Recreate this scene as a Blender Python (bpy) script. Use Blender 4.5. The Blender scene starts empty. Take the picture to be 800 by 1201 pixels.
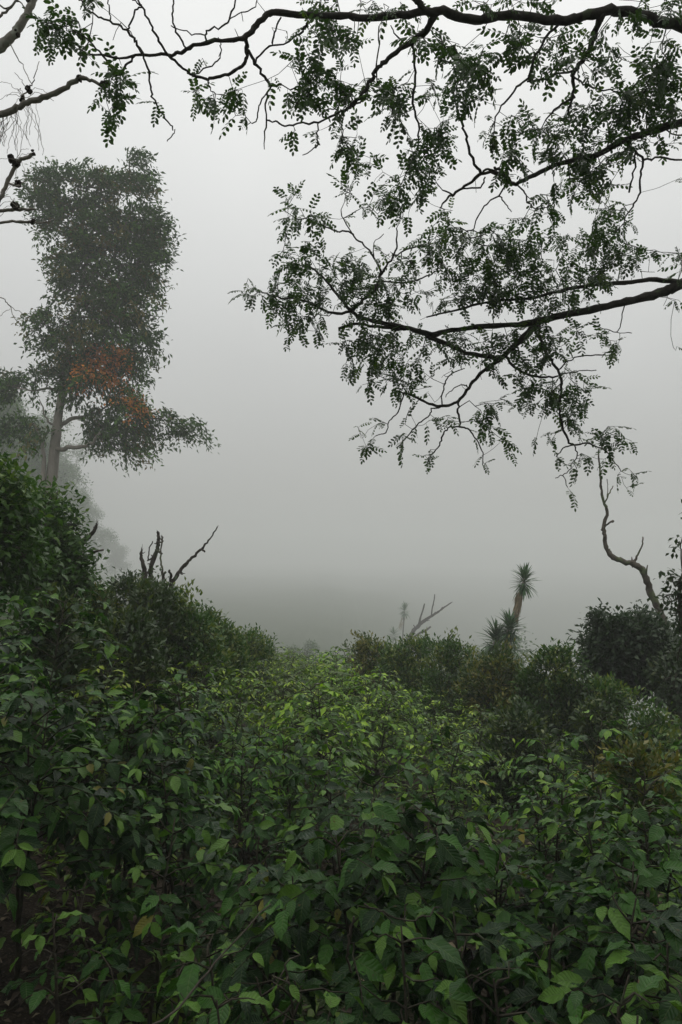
import bpy, math, random
import numpy as np
from mathutils import Matrix, Vector

random.seed(7)
RNG = np.random.default_rng(11)
S = bpy.context.scene
COL = S.collection

# ------------------------------------------------------------------ camera, world, sun, exposure
EYE = 1.65
PITCH = math.radians(3.0)
FPX = 1201 * 26.0 / 36.0
cam_d = bpy.data.cameras.new('camera')
cam_d.sensor_fit = 'VERTICAL'; cam_d.sensor_height = 36; cam_d.lens = 26
cam_d.clip_start = 0.05; cam_d.clip_end = 3000
cam = bpy.data.objects.new('camera', cam_d); COL.objects.link(cam)
cam.location = (0, 0, EYE); cam.rotation_euler = (math.radians(90) + PITCH, 0, 0)
S.camera = cam

SUN_EL, SUN_AZ = math.radians(58), math.radians(15)
w = bpy.data.worlds.new('World'); S.world = w; w.use_nodes = True
nt = w.node_tree; nt.nodes.clear()
def N(nt, t, **k):
    n = nt.nodes.new(t)
    for a, b in k.items(): setattr(n, a, b)
    return n
out = N(nt, 'ShaderNodeOutputWorld')
sky = N(nt, 'ShaderNodeTexSky'); sky.sky_type = 'NISHITA'; sky.sun_disc = False
sky.sun_elevation = SUN_EL; sky.sun_rotation = SUN_AZ; sky.dust_density = 4; sky.air_density = 1.5
b1 = N(nt, 'ShaderNodeBackground'); b1.inputs['Strength'].default_value = 0.05
tc = N(nt, 'ShaderNodeTexCoord'); sep = N(nt, 'ShaderNodeSeparateXYZ')
mr = N(nt, 'ShaderNodeMapRange'); mr.inputs['From Min'].default_value = 0; mr.inputs['From Max'].default_value = 1
mr.inputs['To Min'].default_value = 0.49; mr.inputs['To Max'].default_value = 1.58
noi = N(nt, 'ShaderNodeTexNoise'); noi.inputs['Scale'].default_value = 1.6; noi.inputs['Detail'].default_value = 3
mn = N(nt, 'ShaderNodeMapRange'); mn.inputs['To Min'].default_value = 0.84; mn.inputs['To Max'].default_value = 1.16
mul = N(nt, 'ShaderNodeMath', operation='MULTIPLY')
b2 = N(nt, 'ShaderNodeBackground'); b2.inputs['Color'].default_value = (0.975, 0.985, 0.97, 1)
mix = N(nt, 'ShaderNodeMixShader'); mix.inputs[0].default_value = 0.9
L = nt.links.new
L(tc.outputs['Generated'], sep.inputs[0]); L(sep.outputs['Z'], mr.inputs['Value'])
L(tc.outputs['Generated'], noi.inputs['Vector']); L(noi.outputs[0], mn.inputs['Value'])
L(mr.outputs[0], mul.inputs[0]); L(mn.outputs[0], mul.inputs[1]); L(mul.outputs[0], b2.inputs['Strength'])
L(sky.outputs[0], b1.inputs[0]); L(b1.outputs[0], mix.inputs[1]); L(b2.outputs[0], mix.inputs[2]); L(mix.outputs[0], out.inputs[0])

sd = bpy.data.lights.new('sun', 'SUN'); sd.energy = 0.5; sd.angle = math.radians(30); sd.color = (1, 0.97, 0.92)
so = bpy.data.objects.new('sun', sd); COL.objects.link(so)
so.rotation_euler = (math.pi / 2 - SUN_EL, 0, math.pi - SUN_AZ)

S.view_settings.view_transform = 'Standard'; S.view_settings.look = 'None'
S.view_settings.exposure = -0.15; S.view_settings.gamma = 1
S.render.engine = 'CYCLES'
S.cycles.use_denoising = True
S.cycles.volume_bounces = 3; S.cycles.max_bounces = 7; S.cycles.diffuse_bounces = 3; S.cycles.transparent_max_bounces = 8
S.cycles.volume_step_rate = 4
HAZE = 0.0030

# ------------------------------------------------------------------ helpers
def W(px, py, d):
    """the place seen at photograph pixel (px, py) and d metres ahead of the camera"""
    cx = (px - 400.0) / FPX; cy = (600.5 - py) / FPX
    fy = math.cos(PITCH) - cy * math.sin(PITCH); fz = math.sin(PITCH) + cy * math.cos(PITCH)
    k = d / fy
    return np.array([cx * k, d, fz * k + EYE])
def MPP(d): return d / FPX                                   # metres per photograph pixel
def to_px(P):
    x, y, z = P[..., 0], P[..., 1], P[..., 2] - EYE
    f = y * math.cos(PITCH) + z * math.sin(PITCH); u = -y * math.sin(PITCH) + z * math.cos(PITCH)
    f = np.where(f > 0.05, f, 0.05)
    return 400 + x / f * FPX, 600.5 - u / f * FPX, f

GD = [-900, -60, -30, -10, -4, 0, 1.0, 2.4, 4, 8, 14, 20, 24, 28, 36, 50, 80, 120, 200, 350, 600, 900]
GZ = [22, 22, 13, 2.4, 0.7, 0, -.05, -.95, -1.25, -1.5, -2.0, -2.5, -2.9, -4.2, -8, -15, -24, -33, -46, -50, -40, -34]  # unseen rise behind the camera is heightened to block sky light
LD = [-900, 0, 24, 30, 40, 55, 80, 120, 200, 450, 900]
LZ = [0, 0, -2.6, -3.0, -3.0, -1.5, 2.0, 6.5, 13, 18, 20]
def sst(t): t = np.clip(t, 0, 1); return t * t * (3 - 2 * t)
def ground(x, y):
    x = np.asarray(x, float); y = np.asarray(y, float)
    g = np.interp(y, GD, GZ)
    gl = np.where(y > 24, np.interp(y, LD, LZ), g)
    wl = sst((-x / np.maximum(y, 10) - 0.27) / 0.16)
    ws = sst((np.where(y > 30, 1, 0)) * 1.0) * sst((x / np.maximum(y, 10) + .62) / .2) * (1 - sst((x / np.maximum(y, 10) - .02) / .22))
    gs = np.interp(y, [30, 60, 100, 140, 200, 300, 450, 650, 900], [-5.5, -15, -20, -23, -24, -25, -26, -27, -28])
    g = np.where(y > 30, g * (1 - ws) + np.maximum(g, gs) * ws, g)
    z = g * (1 - wl) + gl * wl
    z = z + 1.0 * np.sin(x * .021 + 1) * np.sin(y * .017 + x * .006) * sst((y - 90) / 120)
    z = z + 0.17 * np.clip(-x - 1.0, 0, 9) * sst((y - 1) / 5) - 0.22 * np.clip(x - 0.5, 0, 8) * sst((y - 5) / 5)
    z = z - 2.5 * sst((y - 15) / 8) * sst((x / np.maximum(y, 8) - 0.22) / 0.15)
    z = z + 0.05 * np.sin(x * 1.7 + 1.3 * np.sin(y * .9)) * np.cos(y * 1.3 + x * .4) + 0.35 * np.sin(x * .13 + 2) * np.sin(y * .11) * sst((np.hypot(x, y) - 25) / 20)
    return z
def gz(x, y): return float(ground(x, y))

def set_props(o, label=None, cat=None, group=None, kind=None):
    if label: o['label'] = label
    if cat: o['category'] = cat
    if group: o['group'] = group
    if kind: o['kind'] = kind
    return o
def thing(name, loc, label, cat, group=None):
    o = bpy.data.objects.new(name, None); COL.objects.link(o); o.location = tuple(map(float, loc)); o.empty_display_size = .2
    return set_props(o, label, cat, group)

def nrm(v): return v / np.maximum(np.linalg.norm(v, axis=-1, keepdims=True), 1e-9)
def frames(d, n):
    d = nrm(np.asarray(d, float)); y = np.cross(n, d)
    bad = np.linalg.norm(y, axis=-1) < 1e-3
    y[bad] = np.cross(np.array([1, 0.2, 0.1]), d[bad])
    y = nrm(y); z = np.cross(d, y)
    return np.stack([d, y, z], axis=-1)                       # columns

class MB:
    def __init__(s): s.V = []; s.Q = []; s.T = []; s.Y = []; s.UV = []; s.n = 0
    def add(s, V, Q, uv=None, tone=None, young=None):
        V = np.asarray(V, float); Q = np.asarray(Q, int)
        s.V.append(V); s.Q.append(Q + s.n); s.n += len(V)
        s.UV.append(np.zeros((len(V), 2)) if uv is None else uv)
        s.T.append(np.full(len(V), .5) if tone is None else tone); s.Y.append(np.zeros(len(V)) if young is None else young)
    def place(s, T, pos, R, scale, tone, young=None):
        TV, TQ, TUV = T; n = len(pos)
        if n == 0: return
        scale = np.asarray(scale, float)
        if scale.ndim == 1: scale = scale[:, None]
        V = np.einsum('nij,nkj->nki', R, TV[None] * scale[:, None, :] if scale.shape[1] == 3 else TV[None] * scale[:, :, None]) + pos[:, None, :]
        m = len(TV)
        Q = (TQ[None] + (np.arange(n) * m)[:, None, None]).reshape(-1, 4)
        s.add(V.reshape(-1, 3), Q, np.tile(TUV, (n, 1)), np.repeat(tone, m), np.repeat(young if young is not None else np.zeros(n), m))
    def tube(s, P, r, sides=6, rough=0.0, tone=.5):
        P = np.asarray(P, float); k = len(P)
        if k < 2: return
        r = np.broadcast_to(np.asarray(r, float), (k,))
        t = np.gradient(P, axis=0); t = nrm(t)
        u = np.cross(t[0], [0.13, 0.21, 0.97]); 
        if np.linalg.norm(u) < 1e-3: u = np.cross(t[0], [1, 0, 0])
        u = u / np.linalg.norm(u); U = []
        for i in range(k):
            u = u - t[i] * np.dot(u, t[i]); u = u / max(np.linalg.norm(u), 1e-9); U.append(u)
        U = np.array(U); B = np.cross(t, U)
        a = np.linspace(0, 2 * math.pi, sides, endpoint=False)
        rr = r[:, None] * (1 + rough * RNG.normal(size=(k, sides)))
        V = P[:, None, :] + rr[..., None] * (np.cos(a)[None, :, None] * U[:, None, :] + np.sin(a)[None, :, None] * B[:, None, :])
        i = np.arange(k - 1)[:, None] * sides; j = np.arange(sides)[None]; j2 = (j + 1) % sides
        Q = np.stack([i + j, i + j2, i + sides + j2, i + sides + j], -1).reshape(-1, 4)
        V = V.reshape(-1, 3)
        c0 = len(V); V = np.vstack([V, P[0], P[-1]])
        e = (k - 1) * sides; caps = []
        for q in range(0, sides, 2):
            caps.append([c0, (q + 2) % sides, (q + 1) % sides, q]); caps.append([c0 + 1, e + q, e + (q + 1) % sides, e + (q + 2) % sides])
        s.add(V, np.vstack([Q, caps]), tone=np.full(len(V), tone))
    def mesh(s, name, mat, smooth=True, offset=None):
        me = bpy.data.meshes.new(name)
        V = np.vstack(s.V); Q = np.vstack(s.Q)
        if offset is not None: V = V - np.asarray(offset, float)
        me.vertices.add(len(V)); me.vertices.foreach_set('co', V.astype(np.float32).ravel())
        me.loops.add(Q.size); me.loops.foreach_set('vertex_index', Q.astype(np.int32).ravel())
        me.polygons.add(len(Q)); me.polygons.foreach_set('loop_start', (np.arange(len(Q)) * 4).astype(np.int32))
        uvl = me.uv_layers.new(name='UVMap'); uvl.data.foreach_set('uv', np.vstack(s.UV)[Q.ravel()].astype(np.float32).ravel())
        for nm, arr in (('tone', s.T), ('young', s.Y)):
            at = me.attributes.new(nm, 'FLOAT', 'POINT'); at.data.foreach_set('value', np.concatenate(arr).astype(np.float32))
        me.update(calc_edges=True)
        if smooth: me.polygons.foreach_set('use_smooth', np.ones(len(Q), bool))
        me.materials.append(mat); me.validate()
        return me
    def build(s, name, mat, parent=None, kind=None, smooth=True, offset=None):
        if offset is None and parent is not None: offset = np.array(parent.location)
        o = bpy.data.objects.new(name, s.mesh(name, mat, smooth, offset)); COL.objects.link(o)
        if parent is not None: o.parent = parent
        if kind: o['kind'] = kind
        return o

def smooth_path(P, sub=3, wig=0.0):
    P = np.asarray(P, float); n = len(P)
    if n < 3: 
        t = np.linspace(0, 1, sub + 1)[:, None]; R = P[0] * (1 - t) + P[-1] * t
    else:
        E = np.vstack([2 * P[0] - P[1], P, 2 * P[-1] - P[-2]]); R = []
        for i in range(1, n):
            p0, p1, p2, p3 = E[i - 1], E[i], E[i + 1], E[i + 2]
            for k in range(sub):
                t = k / sub
                R.append(.5 * (2 * p1 + (p2 - p0) * t + (2 * p0 - 5 * p1 + 4 * p2 - p3) * t * t + (3 * p1 - p0 - 3 * p2 + p3) * t ** 3))
        R.append(P[-1]); R = np.array(R)
    if wig: R[1:-1] += RNG.normal(size=R[1:-1].shape) * wig
    return R

# ------------------------------------------------------------------ leaf shapes (base at the origin, pointing along +x, normal +z)
def leaf_shape(nseg, width, fold=.25, droop=.25, wave=0.0, tip=.7, cross=1, seed=0, start=.06):
    r = np.random.default_rng(seed)
    u = np.linspace(0, 1, nseg + 1); hw = .5 * width * np.sin(np.pi * u ** .85) ** .8
    hw = np.where(u > tip, hw * (1 - .45 * (u - tip) / (1 - tip)), hw); hw = np.maximum(hw, .006)
    cs = np.linspace(-1, 1, 2 * cross + 1); V = []; UV = []
    ph = r.uniform(0, 6)
    for i, a in enumerate(u):
        for c in cs:
            z = abs(c) * hw[i] * fold - droop * a * a
            if abs(c) > .9: z += wave * math.sin(a * 15 + ph + (2 if c > 0 else 0)) * hw[i] * 2
            V.append([start + a * (1 - start), c * hw[i], z]); UV.append([a, c * .5 + .5])
    k = len(cs); Q = []
    for i in range(nseg):
        for c in range(k - 1): Q.append([i * k + c, (i + 1) * k + c, (i + 1) * k + c + 1, i * k + c + 1])
    V = np.array(V); V = np.vstack([V, [0, 0, .0]]); UV.append([0, .5])
    V = np.vstack([V, [start, .008, 0], [start, -.008, 0], [0, -.008, 0]]); UV += [[0, .5]] * 3
    b = len(V) - 4; Q.append([b, b + 3, b + 2, b + 1])
    return V, np.array(Q), np.array(UV, float)
def rhomb(width=.35, bend=.12):
    V = np.array([[0, 0, 0], [.45, -width / 2, bend * .4], [1, 0, -bend], [.45, width / 2, bend * .4]], float)
    return V, np.array([[0, 1, 2, 3]]), np.array([[0, .5], [.45, 0], [1, .5], [.45, 1]], float)
def pinnate(pairs, seed, simple=False):
    """compound leaf: thin curved rachis with opposite leaflets and one at the end; length 1"""
    r = np.random.default_rng(seed); m = MB()
    bend = r.uniform(.1, .35); side = r.uniform(-.12, .12)
    def at(t): return np.array([t, side * t * t, -bend * t * t])
    ts = np.linspace(0, 1, 4); P = np.array([at(t) for t in ts])
    if simple: wv = .006; m.add(np.vstack([P[0] + [0, wv, 0], P[0] - [0, wv, 0], P[3] - [0, wv, 0], P[3] + [0, wv, 0]]), [[0, 1, 2, 3]])
    else: m.tube(P, [.011, .009, .007, .004], 3)
    pos = []; D = []; Nn = []; sc = []
    for i in range(pairs):
        t = .22 + .76 * i / (pairs - .5); p = at(t)
        for sgn in (-1, 1):
            if r.random() < .08: continue
            a = math.radians(r.uniform(52, 75)); d = np.array([math.cos(a), sgn * math.sin(a), r.uniform(-.55, -.1)])
            pos.append(p); D.append(d); Nn.append([r.uniform(-.3, .3), r.uniform(-.3, .3), 1]); sc.append(r.uniform(.25, .33) * (1 - .25 * abs(t - .55)))
    pos.append(at(1)); D.append([1, side, -.5]); Nn.append([0, 0, 1]); sc.append(.25)
    T = rhomb(.42, .1) if simple else (np.array([[0, 0, 0], [.3, -.23, .02], [.75, -.23, -.02], [1, 0, -.08], [.75, .23, -.02], [.3, .23, .02]], float),
         np.array([[0, 1, 4, 5], [1, 2, 3, 4]]), np.array([[0, .5], [.3, 0], [.75, 0], [1, .5], [.75, 1], [.3, 1]], float))
    sc = np.array(sc)
    m.place(T, np.array(pos), frames(D, np.array(Nn, float)), sc, r.uniform(.2, .8, len(sc)))
    return np.vstack(m.V), np.vstack(m.Q), np.vstack(m.UV)

# ------------------------------------------------------------------ materials
def new_mat(name):
    m = bpy.data.materials.new(name); m.use_nodes = True; t = m.node_tree; t.nodes.clear()
    return m, t, t.links.new, N(t, 'ShaderNodeOutputMaterial')
def ramp2(t, l, fac, a, b):
    x = N(t, 'ShaderNodeMix', data_type='RGBA'); l(fac, x.inputs[0])
    for s, v in ((6, a), (7, b)):
        if isinstance(v, tuple): x.inputs[s].default_value = (*v, 1)
        else: l(v, x.inputs[s])
    return x.outputs[2]
def leaf_mat(name, ca, cb, cy, rough=.42, trans=.22, veins=True, back=1.25, spec=.45, skew=1.0):
    m, t, l, out = new_mat(name)
    at = N(t, 'ShaderNodeAttribute', attribute_name='tone'); ay = N(t, 'ShaderNodeAttribute', attribute_name='young')
    oi = N(t, 'ShaderNodeObjectInfo')
    add = N(t, 'ShaderNodeMath', operation='ADD'); fr = N(t, 'ShaderNodeMath', operation='FRACT')
    l(at.outputs['Fac'], add.inputs[0]); l(oi.outputs['Random'], add.inputs[1]); l(add.outputs[0], fr.inputs[0])
    pw = N(t, 'ShaderNodeMath', operation='POWER'); pw.inputs[1].default_value = skew; l(fr.outputs[0], pw.inputs[0])
    c = ramp2(t, l, pw.outputs[0], ca, cb)
    c = ramp2(t, l, ay.outputs['Fac'], c, cy)
    if veins:                                                  # a few yellowed leaves, and brown blotches on others
        gt = N(t, 'ShaderNodeMath', operation='GREATER_THAN'); gt.inputs[1].default_value = .994; l(fr.outputs[0], gt.inputs[0])
        c = ramp2(t, l, gt.outputs[0], c, (.20, .19, .035))
        gp = N(t, 'ShaderNodeNewGeometry'); bn = N(t, 'ShaderNodeTexNoise'); bn.inputs['Scale'].default_value = 38; bn.inputs['Detail'].default_value = 2; l(gp.outputs['Position'], bn.inputs['Vector'])
        bm = N(t, 'ShaderNodeMapRange'); bm.inputs['From Min'].default_value = .69; bm.inputs['From Max'].default_value = .74; l(bn.outputs[0], bm.inputs['Value'])
        c = ramp2(t, l, bm.outputs[0], c, (.09, .06, .022))
    tc = N(t, 'ShaderNodeTexCoord')
    no = N(t, 'ShaderNodeTexNoise'); no.inputs['Scale'].default_value = 9; no.inputs['Detail'].default_value = 2
    l(tc.outputs['Object'], no.inputs['Vector'])
    mr = N(t, 'ShaderNodeMapRange'); mr.inputs['To Min'].default_value = .6; mr.inputs['To Max'].default_value = 1.4; l(no.outputs[0], mr.inputs['Value'])
    vm = N(t, 'ShaderNodeVectorMath', operation='MULTIPLY'); l(c, vm.inputs[0]); l(oi.outputs['Color'], vm.inputs[1])
    vs = N(t, 'ShaderNodeVectorMath', operation='SCALE'); l(vm.outputs[0], vs.inputs[0]); l(mr.outputs[0], vs.inputs['Scale'])
    col = vs.outputs[0]
    p = N(t, 'ShaderNodeBsdfPrincipled'); p.inputs['Roughness'].default_value = rough; p.inputs['Specular IOR Level'].default_value = spec
    if veins:
        uv = N(t, 'ShaderNodeSeparateXYZ'); l(tc.outputs['UV'], uv.inputs[0])
        def M(op, a, b=None):
            n = N(t, 'ShaderNodeMath', operation=op)
            for i, v in enumerate((a, b)):
                if v is None: continue
                if isinstance(v, (int, float)): n.inputs[i].default_value = v
                else: l(v, n.inputs[i])
            return n.outputs[0]
        av = M('ABSOLUTE', M('SUBTRACT', uv.outputs[1], .5))
        mid = M('LESS_THAN', av, .022)
        ph = M('SUBTRACT', M('MULTIPLY', uv.outputs[0], 9.0), M('MULTIPLY', av, 3.6))
        fr2 = M('FRACT', ph); rid = M('ABSOLUTE', M('SUBTRACT', fr2, .5))        # 0.5 at a vein, 0 between
        vein = M('GREATER_THAN', rid, .455)
        lines = M('MAXIMUM', mid, M('MULTIPLY', vein, .45))
        col = ramp2(t, l, M('MULTIPLY', lines, .55), col, (.13, .19, .07))
        bp = N(t, 'ShaderNodeBump'); bp.inputs['Strength'].default_value = .9; bp.inputs['Distance'].default_value = .007
        l(M('SUBTRACT', M('SUBTRACT', .5, M('MULTIPLY', rid, rid)), mid), bp.inputs['Height']); l(bp.outputs[0], p.inputs['Normal'])
    geo = N(t, 'ShaderNodeNewGeometry')
    pale = N(t, 'ShaderNodeVectorMath', operation='SCALE'); pale.inputs['Scale'].default_value = back; l(col, pale.inputs[0])
    col = ramp2(t, l, geo.outputs['Backfacing'], col, pale.outputs[0])
    l(col, p.inputs['Base Color'])
    tr = N(t, 'ShaderNodeBsdfTranslucent')
    yl = N(t, 'ShaderNodeVectorMath', operation='MULTIPLY'); yl.inputs[1].default_value = (1.3, 1.5, .6); l(col, yl.inputs[0]); l(yl.outputs[0], tr.inputs[0])
    mx = N(t, 'ShaderNodeMixShader'); mx.inputs[0].default_value = trans
    l(p.outputs[0], mx.inputs[1]); l(tr.outputs[0], mx.inputs[2]); l(mx.outputs[0], out.inputs[0])
    return m
def bark_mat(name, ca, cb, cl=None, scale=8, lich=.55, stretch=(1, 1, 1), bump=.6):
    m, t, l, out = new_mat(name)
    tc = N(t, 'ShaderNodeTexCoord'); mp = N(t, 'ShaderNodeMapping'); mp.inputs['Scale'].default_value = stretch; l(tc.outputs['Object'], mp.inputs[0])
    n1 = N(t, 'ShaderNodeTexNoise'); n1.inputs['Scale'].default_value = scale; n1.inputs['Detail'].default_value = 6; n1.inputs['Roughness'].default_value = .65; l(mp.outputs[0], n1.inputs['Vector'])
    cr = N(t, 'ShaderNodeMapRange'); cr.inputs['From Min'].default_value = .35; cr.inputs['From Max'].default_value = .68; l(n1.outputs[0], cr.inputs['Value'])
    c = ramp2(t, l, cr.outputs[0], ca, cb)
    if cl:
        n2 = N(t, 'ShaderNodeTexNoise'); n2.inputs['Scale'].default_value = scale * .45; n2.inputs['Detail'].default_value = 4; l(tc.outputs['Object'], n2.inputs['Vector'])
        c2 = N(t, 'ShaderNodeMapRange'); c2.inputs['From Min'].default_value = lich; c2.inputs['From Max'].default_value = lich + .06; l(n2.outputs[0], c2.inputs['Value'])
        c = ramp2(t, l, c2.outputs[0], c, cl)
    p = N(t, 'ShaderNodeBsdfPrincipled'); p.inputs['Roughness'].default_value = .9; p.inputs['Specular IOR Level'].default_value = .2
    bp = N(t, 'ShaderNodeBump'); bp.inputs['Strength'].default_value = bump; bp.inputs['Distance'].default_value = .02; l(n1.outputs[0], bp.inputs['Height'])
    l(bp.outputs[0], p.inputs['Normal']); l(c, p.inputs['Base Color']); l(p.outputs[0], out.inputs[0])
    return m
M_COFFEE = leaf_mat('coffee_leaf', (.006, .029, .005), (.054, .155, .020), (.125, .25, .035), rough=.30, trans=.12, spec=.2, skew=2.2)  # dark-skewed tones put the contrast of lit tops and shaded gaps into colour
M_FIELD = leaf_mat('coffee_field_leaf', (.024, .060, .008), (.095, .175, .014), (.24, .35, .030), rough=.40, trans=.2, skew=1.0, spec=.25, veins=False)
M_BROAD = leaf_mat('broad_leaf', (.022, .066, .010), (.064, .135, .016), (.14, .22, .03), rough=.42, trans=.2, spec=.25, veins=False)
M_OLIVE = leaf_mat('olive_leaf', (.028, .062, .009), (.070, .118, .016), (.21, .19, .04), rough=.5, trans=.2, veins=False)
M_DARK = leaf_mat('dark_leaf', (.018, .040, .011), (.034, .062, .014), (.10, .12, .03), rough=.5, trans=.18, veins=False)
M_CANOPY = leaf_mat('canopy_leaf', (.022, .054, .012), (.048, .098, .018), (.09, .14, .02), rough=.5, trans=.26, veins=False)
M_TALL = leaf_mat('tall_tree_leaf', (.010, .042, .006), (.070, .155, .02), (.16, .12, .03), rough=.6, trans=.15, spec=.2, veins=False)
M_YUCCA = leaf_mat('sword_leaf', (.024, .075, .022), (.05, .12, .032), (.12, .15, .06), rough=.45, trans=.1, veins=False)
M_DRY = leaf_mat('dry_leaf', (.19, .145, .09), (.30, .235, .15), (.3, .2, .1), rough=.8, trans=.1, veins=False)
M_LITTER = leaf_mat('litter_leaf', (.025, .017, .011), (.085, .058, .035), (.2, .16, .1), rough=.8, trans=.0, veins=False)
M_BLOSSOM = leaf_mat('orange_blossom', (.34, .10, .018), (.56, .21, .035), (.5, .25, .1), rough=.7, trans=.15, veins=False)
M_LIMB = bark_mat('dark_bark', (.030, .026, .022), (.075, .068, .056), (.085, .105, .06), 14, .62)
M_PALE = bark_mat('pale_bark', (.22, .20, .17), (.42, .385, .34), (.42, .43, .37), 11, .6)
M_TRUNK = bark_mat('tall_trunk_bark', (.19, .17, .145), (.34, .31, .27), (.16, .17, .12), 3, .58, (1, 1, .35))
M_SNAG = bark_mat('mossy_dead_wood', (.06, .05, .04), (.16, .14, .115), (.12, .14, .075), 6, .52)
M_DSNAG = bark_mat('dark_dead_wood', (.03, .025, .02), (.08, .068, .055), (.07, .08, .045), 6, .6)
M_STEM = bark_mat('coffee_stem_bark', (.035, .030, .022), (.085, .075, .055), (.075, .09, .05), 20, .6)
M_GALL = bark_mat('gall_wood', (.025, .02, .017), (.07, .055, .045), None, 30)

# soil
def soil_mat():
    m, t, l, out = new_mat('forest_soil')
    geo = N(t, 'ShaderNodeNewGeometry')
    def noise(sc, d=5):
        n = N(t, 'ShaderNodeTexNoise'); n.inputs['Scale'].default_value = sc; n.inputs['Detail'].default_value = d; l(geo.outputs['Position'], n.inputs['Vector']); return n.outputs[0]
    a = noise(6); b = noise(45, 3); g = noise(.35, 4)
    ra = N(t, 'ShaderNodeMapRange'); ra.inputs['From Min'].default_value = .35; ra.inputs['From Max'].default_value = .7; l(a, ra.inputs['Value'])
    c = ramp2(t, l, ra.outputs[0], (.016, .013, .009), (.045, .034, .023))
    rb = N(t, 'ShaderNodeMapRange'); rb.inputs['From Min'].default_value = .58; rb.inputs['From Max'].default_value = .66; l(b, rb.inputs['Value'])
    c = ramp2(t, l, rb.outputs[0], c, (.085, .066, .045))
    rg = N(t, 'ShaderNodeMapRange'); rg.inputs['From Min'].default_value = .5; rg.inputs['From Max'].default_value = .6; l(g, rg.inputs['Value'])
    c = ramp2(t, l, rg.outputs[0], c, (.035, .055, .018))
    # beyond the field the slopes are overgrown
    ln = N(t, 'ShaderNodeVectorMath', operation='LENGTH'); l(geo.outputs['Position'], ln.inputs[0])
    far = N(t, 'ShaderNodeMapRange'); far.inputs['From Min'].default_value = 26; far.inputs['From Max'].default_value = 34; l(ln.outputs['Value'], far.inputs['Value'])
    g2 = noise(.12, 6); c2 = ramp2(t, l, g2, (.03, .05, .02), (.06, .075, .035))
    c = ramp2(t, l, far.outputs[0], c, c2)
    p = N(t, 'ShaderNodeBsdfPrincipled'); p.inputs['Roughness'].default_value = .95; p.inputs['Specular IOR Level'].default_value = .15
    bp = N(t, 'ShaderNodeBump'); bp.inputs['Strength'].default_value = .9; bp.inputs['Distance'].default_value = .04; l(b, bp.inputs['Height'])
    l(bp.outputs[0], p.inputs['Normal']); l(c, p.inputs['Base Color']); l(p.outputs[0], out.inputs[0])
    return m
M_SOIL = soil_mat()

# ------------------------------------------------------------------ the ground
def build_ground():
    n = 260; s = np.sinh(np.linspace(-6.4, 6.4, n)) / math.sinh(6.4) * 1600
    X, Y = np.meshgrid(s, s + 6); Z = ground(X, Y)
    near = np.hypot(X, Y - 6) < 25
    Z = Z + near * RNG.normal(size=Z.shape) * .012
    V = np.stack([X, Y, Z], -1).reshape(-1, 3); i = np.arange(n - 1)[:, None] * n; j = np.arange(n - 1)[None]
    Q = np.stack([i + j, i + j + 1, i + n + j + 1, i + n + j], -1).reshape(-1, 4)
    m = MB(); m.add(V, Q); return m.build('ground', M_SOIL, kind='structure')
build_ground()

# ------------------------------------------------------------------ branching skeletons
class Skel:
    """nodes grown greedily towards wanted points; radii from how much each node carries"""
    def __init__(s): s.P = np.zeros((0, 3)); s.par = []; s.own = []; s.paths = []
    def add_path(s, P, parent=-1):
        b = len(s.P); s.P = np.vstack([s.P, P]); ids = list(range(b, b + len(P)))
        s.par += [parent] + ids[:-1]; s.paths.append(([parent] if parent >= 0 else []) + ids); return ids
    def grow(s, A, step=.12, wig=.25, sag=.1, bias=None):
        A = np.asarray(A, float)
        d0 = np.array([np.min(np.sum((s.P - a) ** 2, 1)) for a in A]); ends = np.full(len(A), -1)
        for k in np.argsort(d0):
            a = A[k]; D = s.P - a; q = np.sum(D * D, 1)
            i = int(np.argmin(q)); L = math.sqrt(q[i])
            n = max(1, int(L / step)); t = np.linspace(0, 1, n + 1)[1:, None]
            base = s.P[i]; P = base * (1 - t) + a * t
            if n > 1:
                amp = wig * L * .5 * (.3 if n < 4 else 1); o = RNG.normal(size=3) * amp
                P += np.sin(t * math.pi) * o[None] + np.sin(t * 2 * math.pi) * RNG.normal(size=3)[None] * amp * .5
                P[:, 2] += np.sin(t[:, 0] * math.pi) * sag * L
            ends[k] = s.add_path(P, i)[-1]
        return ends
    def radii(s, tip, power=.42):
        c = np.ones(len(s.P)) * .0; kids = np.zeros(len(s.P))
        for i in range(len(s.P) - 1, -1, -1):
            if c[i] == 0: c[i] = 1
            if s.par[i] >= 0: c[s.par[i]] += c[i]
        return tip * c ** power
    def tubes(s, mb, R, skip=0, sides=None, rough=.05):
        for pth in s.paths[skip:]:
            if len(pth) < 2: continue
            r = R[pth].copy()
            if s.par[pth[1]] == pth[0]: r[0] = min(r[0], r[1] * 1.15)
            mb.tube(s.P[pth], r, sides or (4 if r.max() < .012 else 6 if r.max() < .04 else 9), rough)

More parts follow.
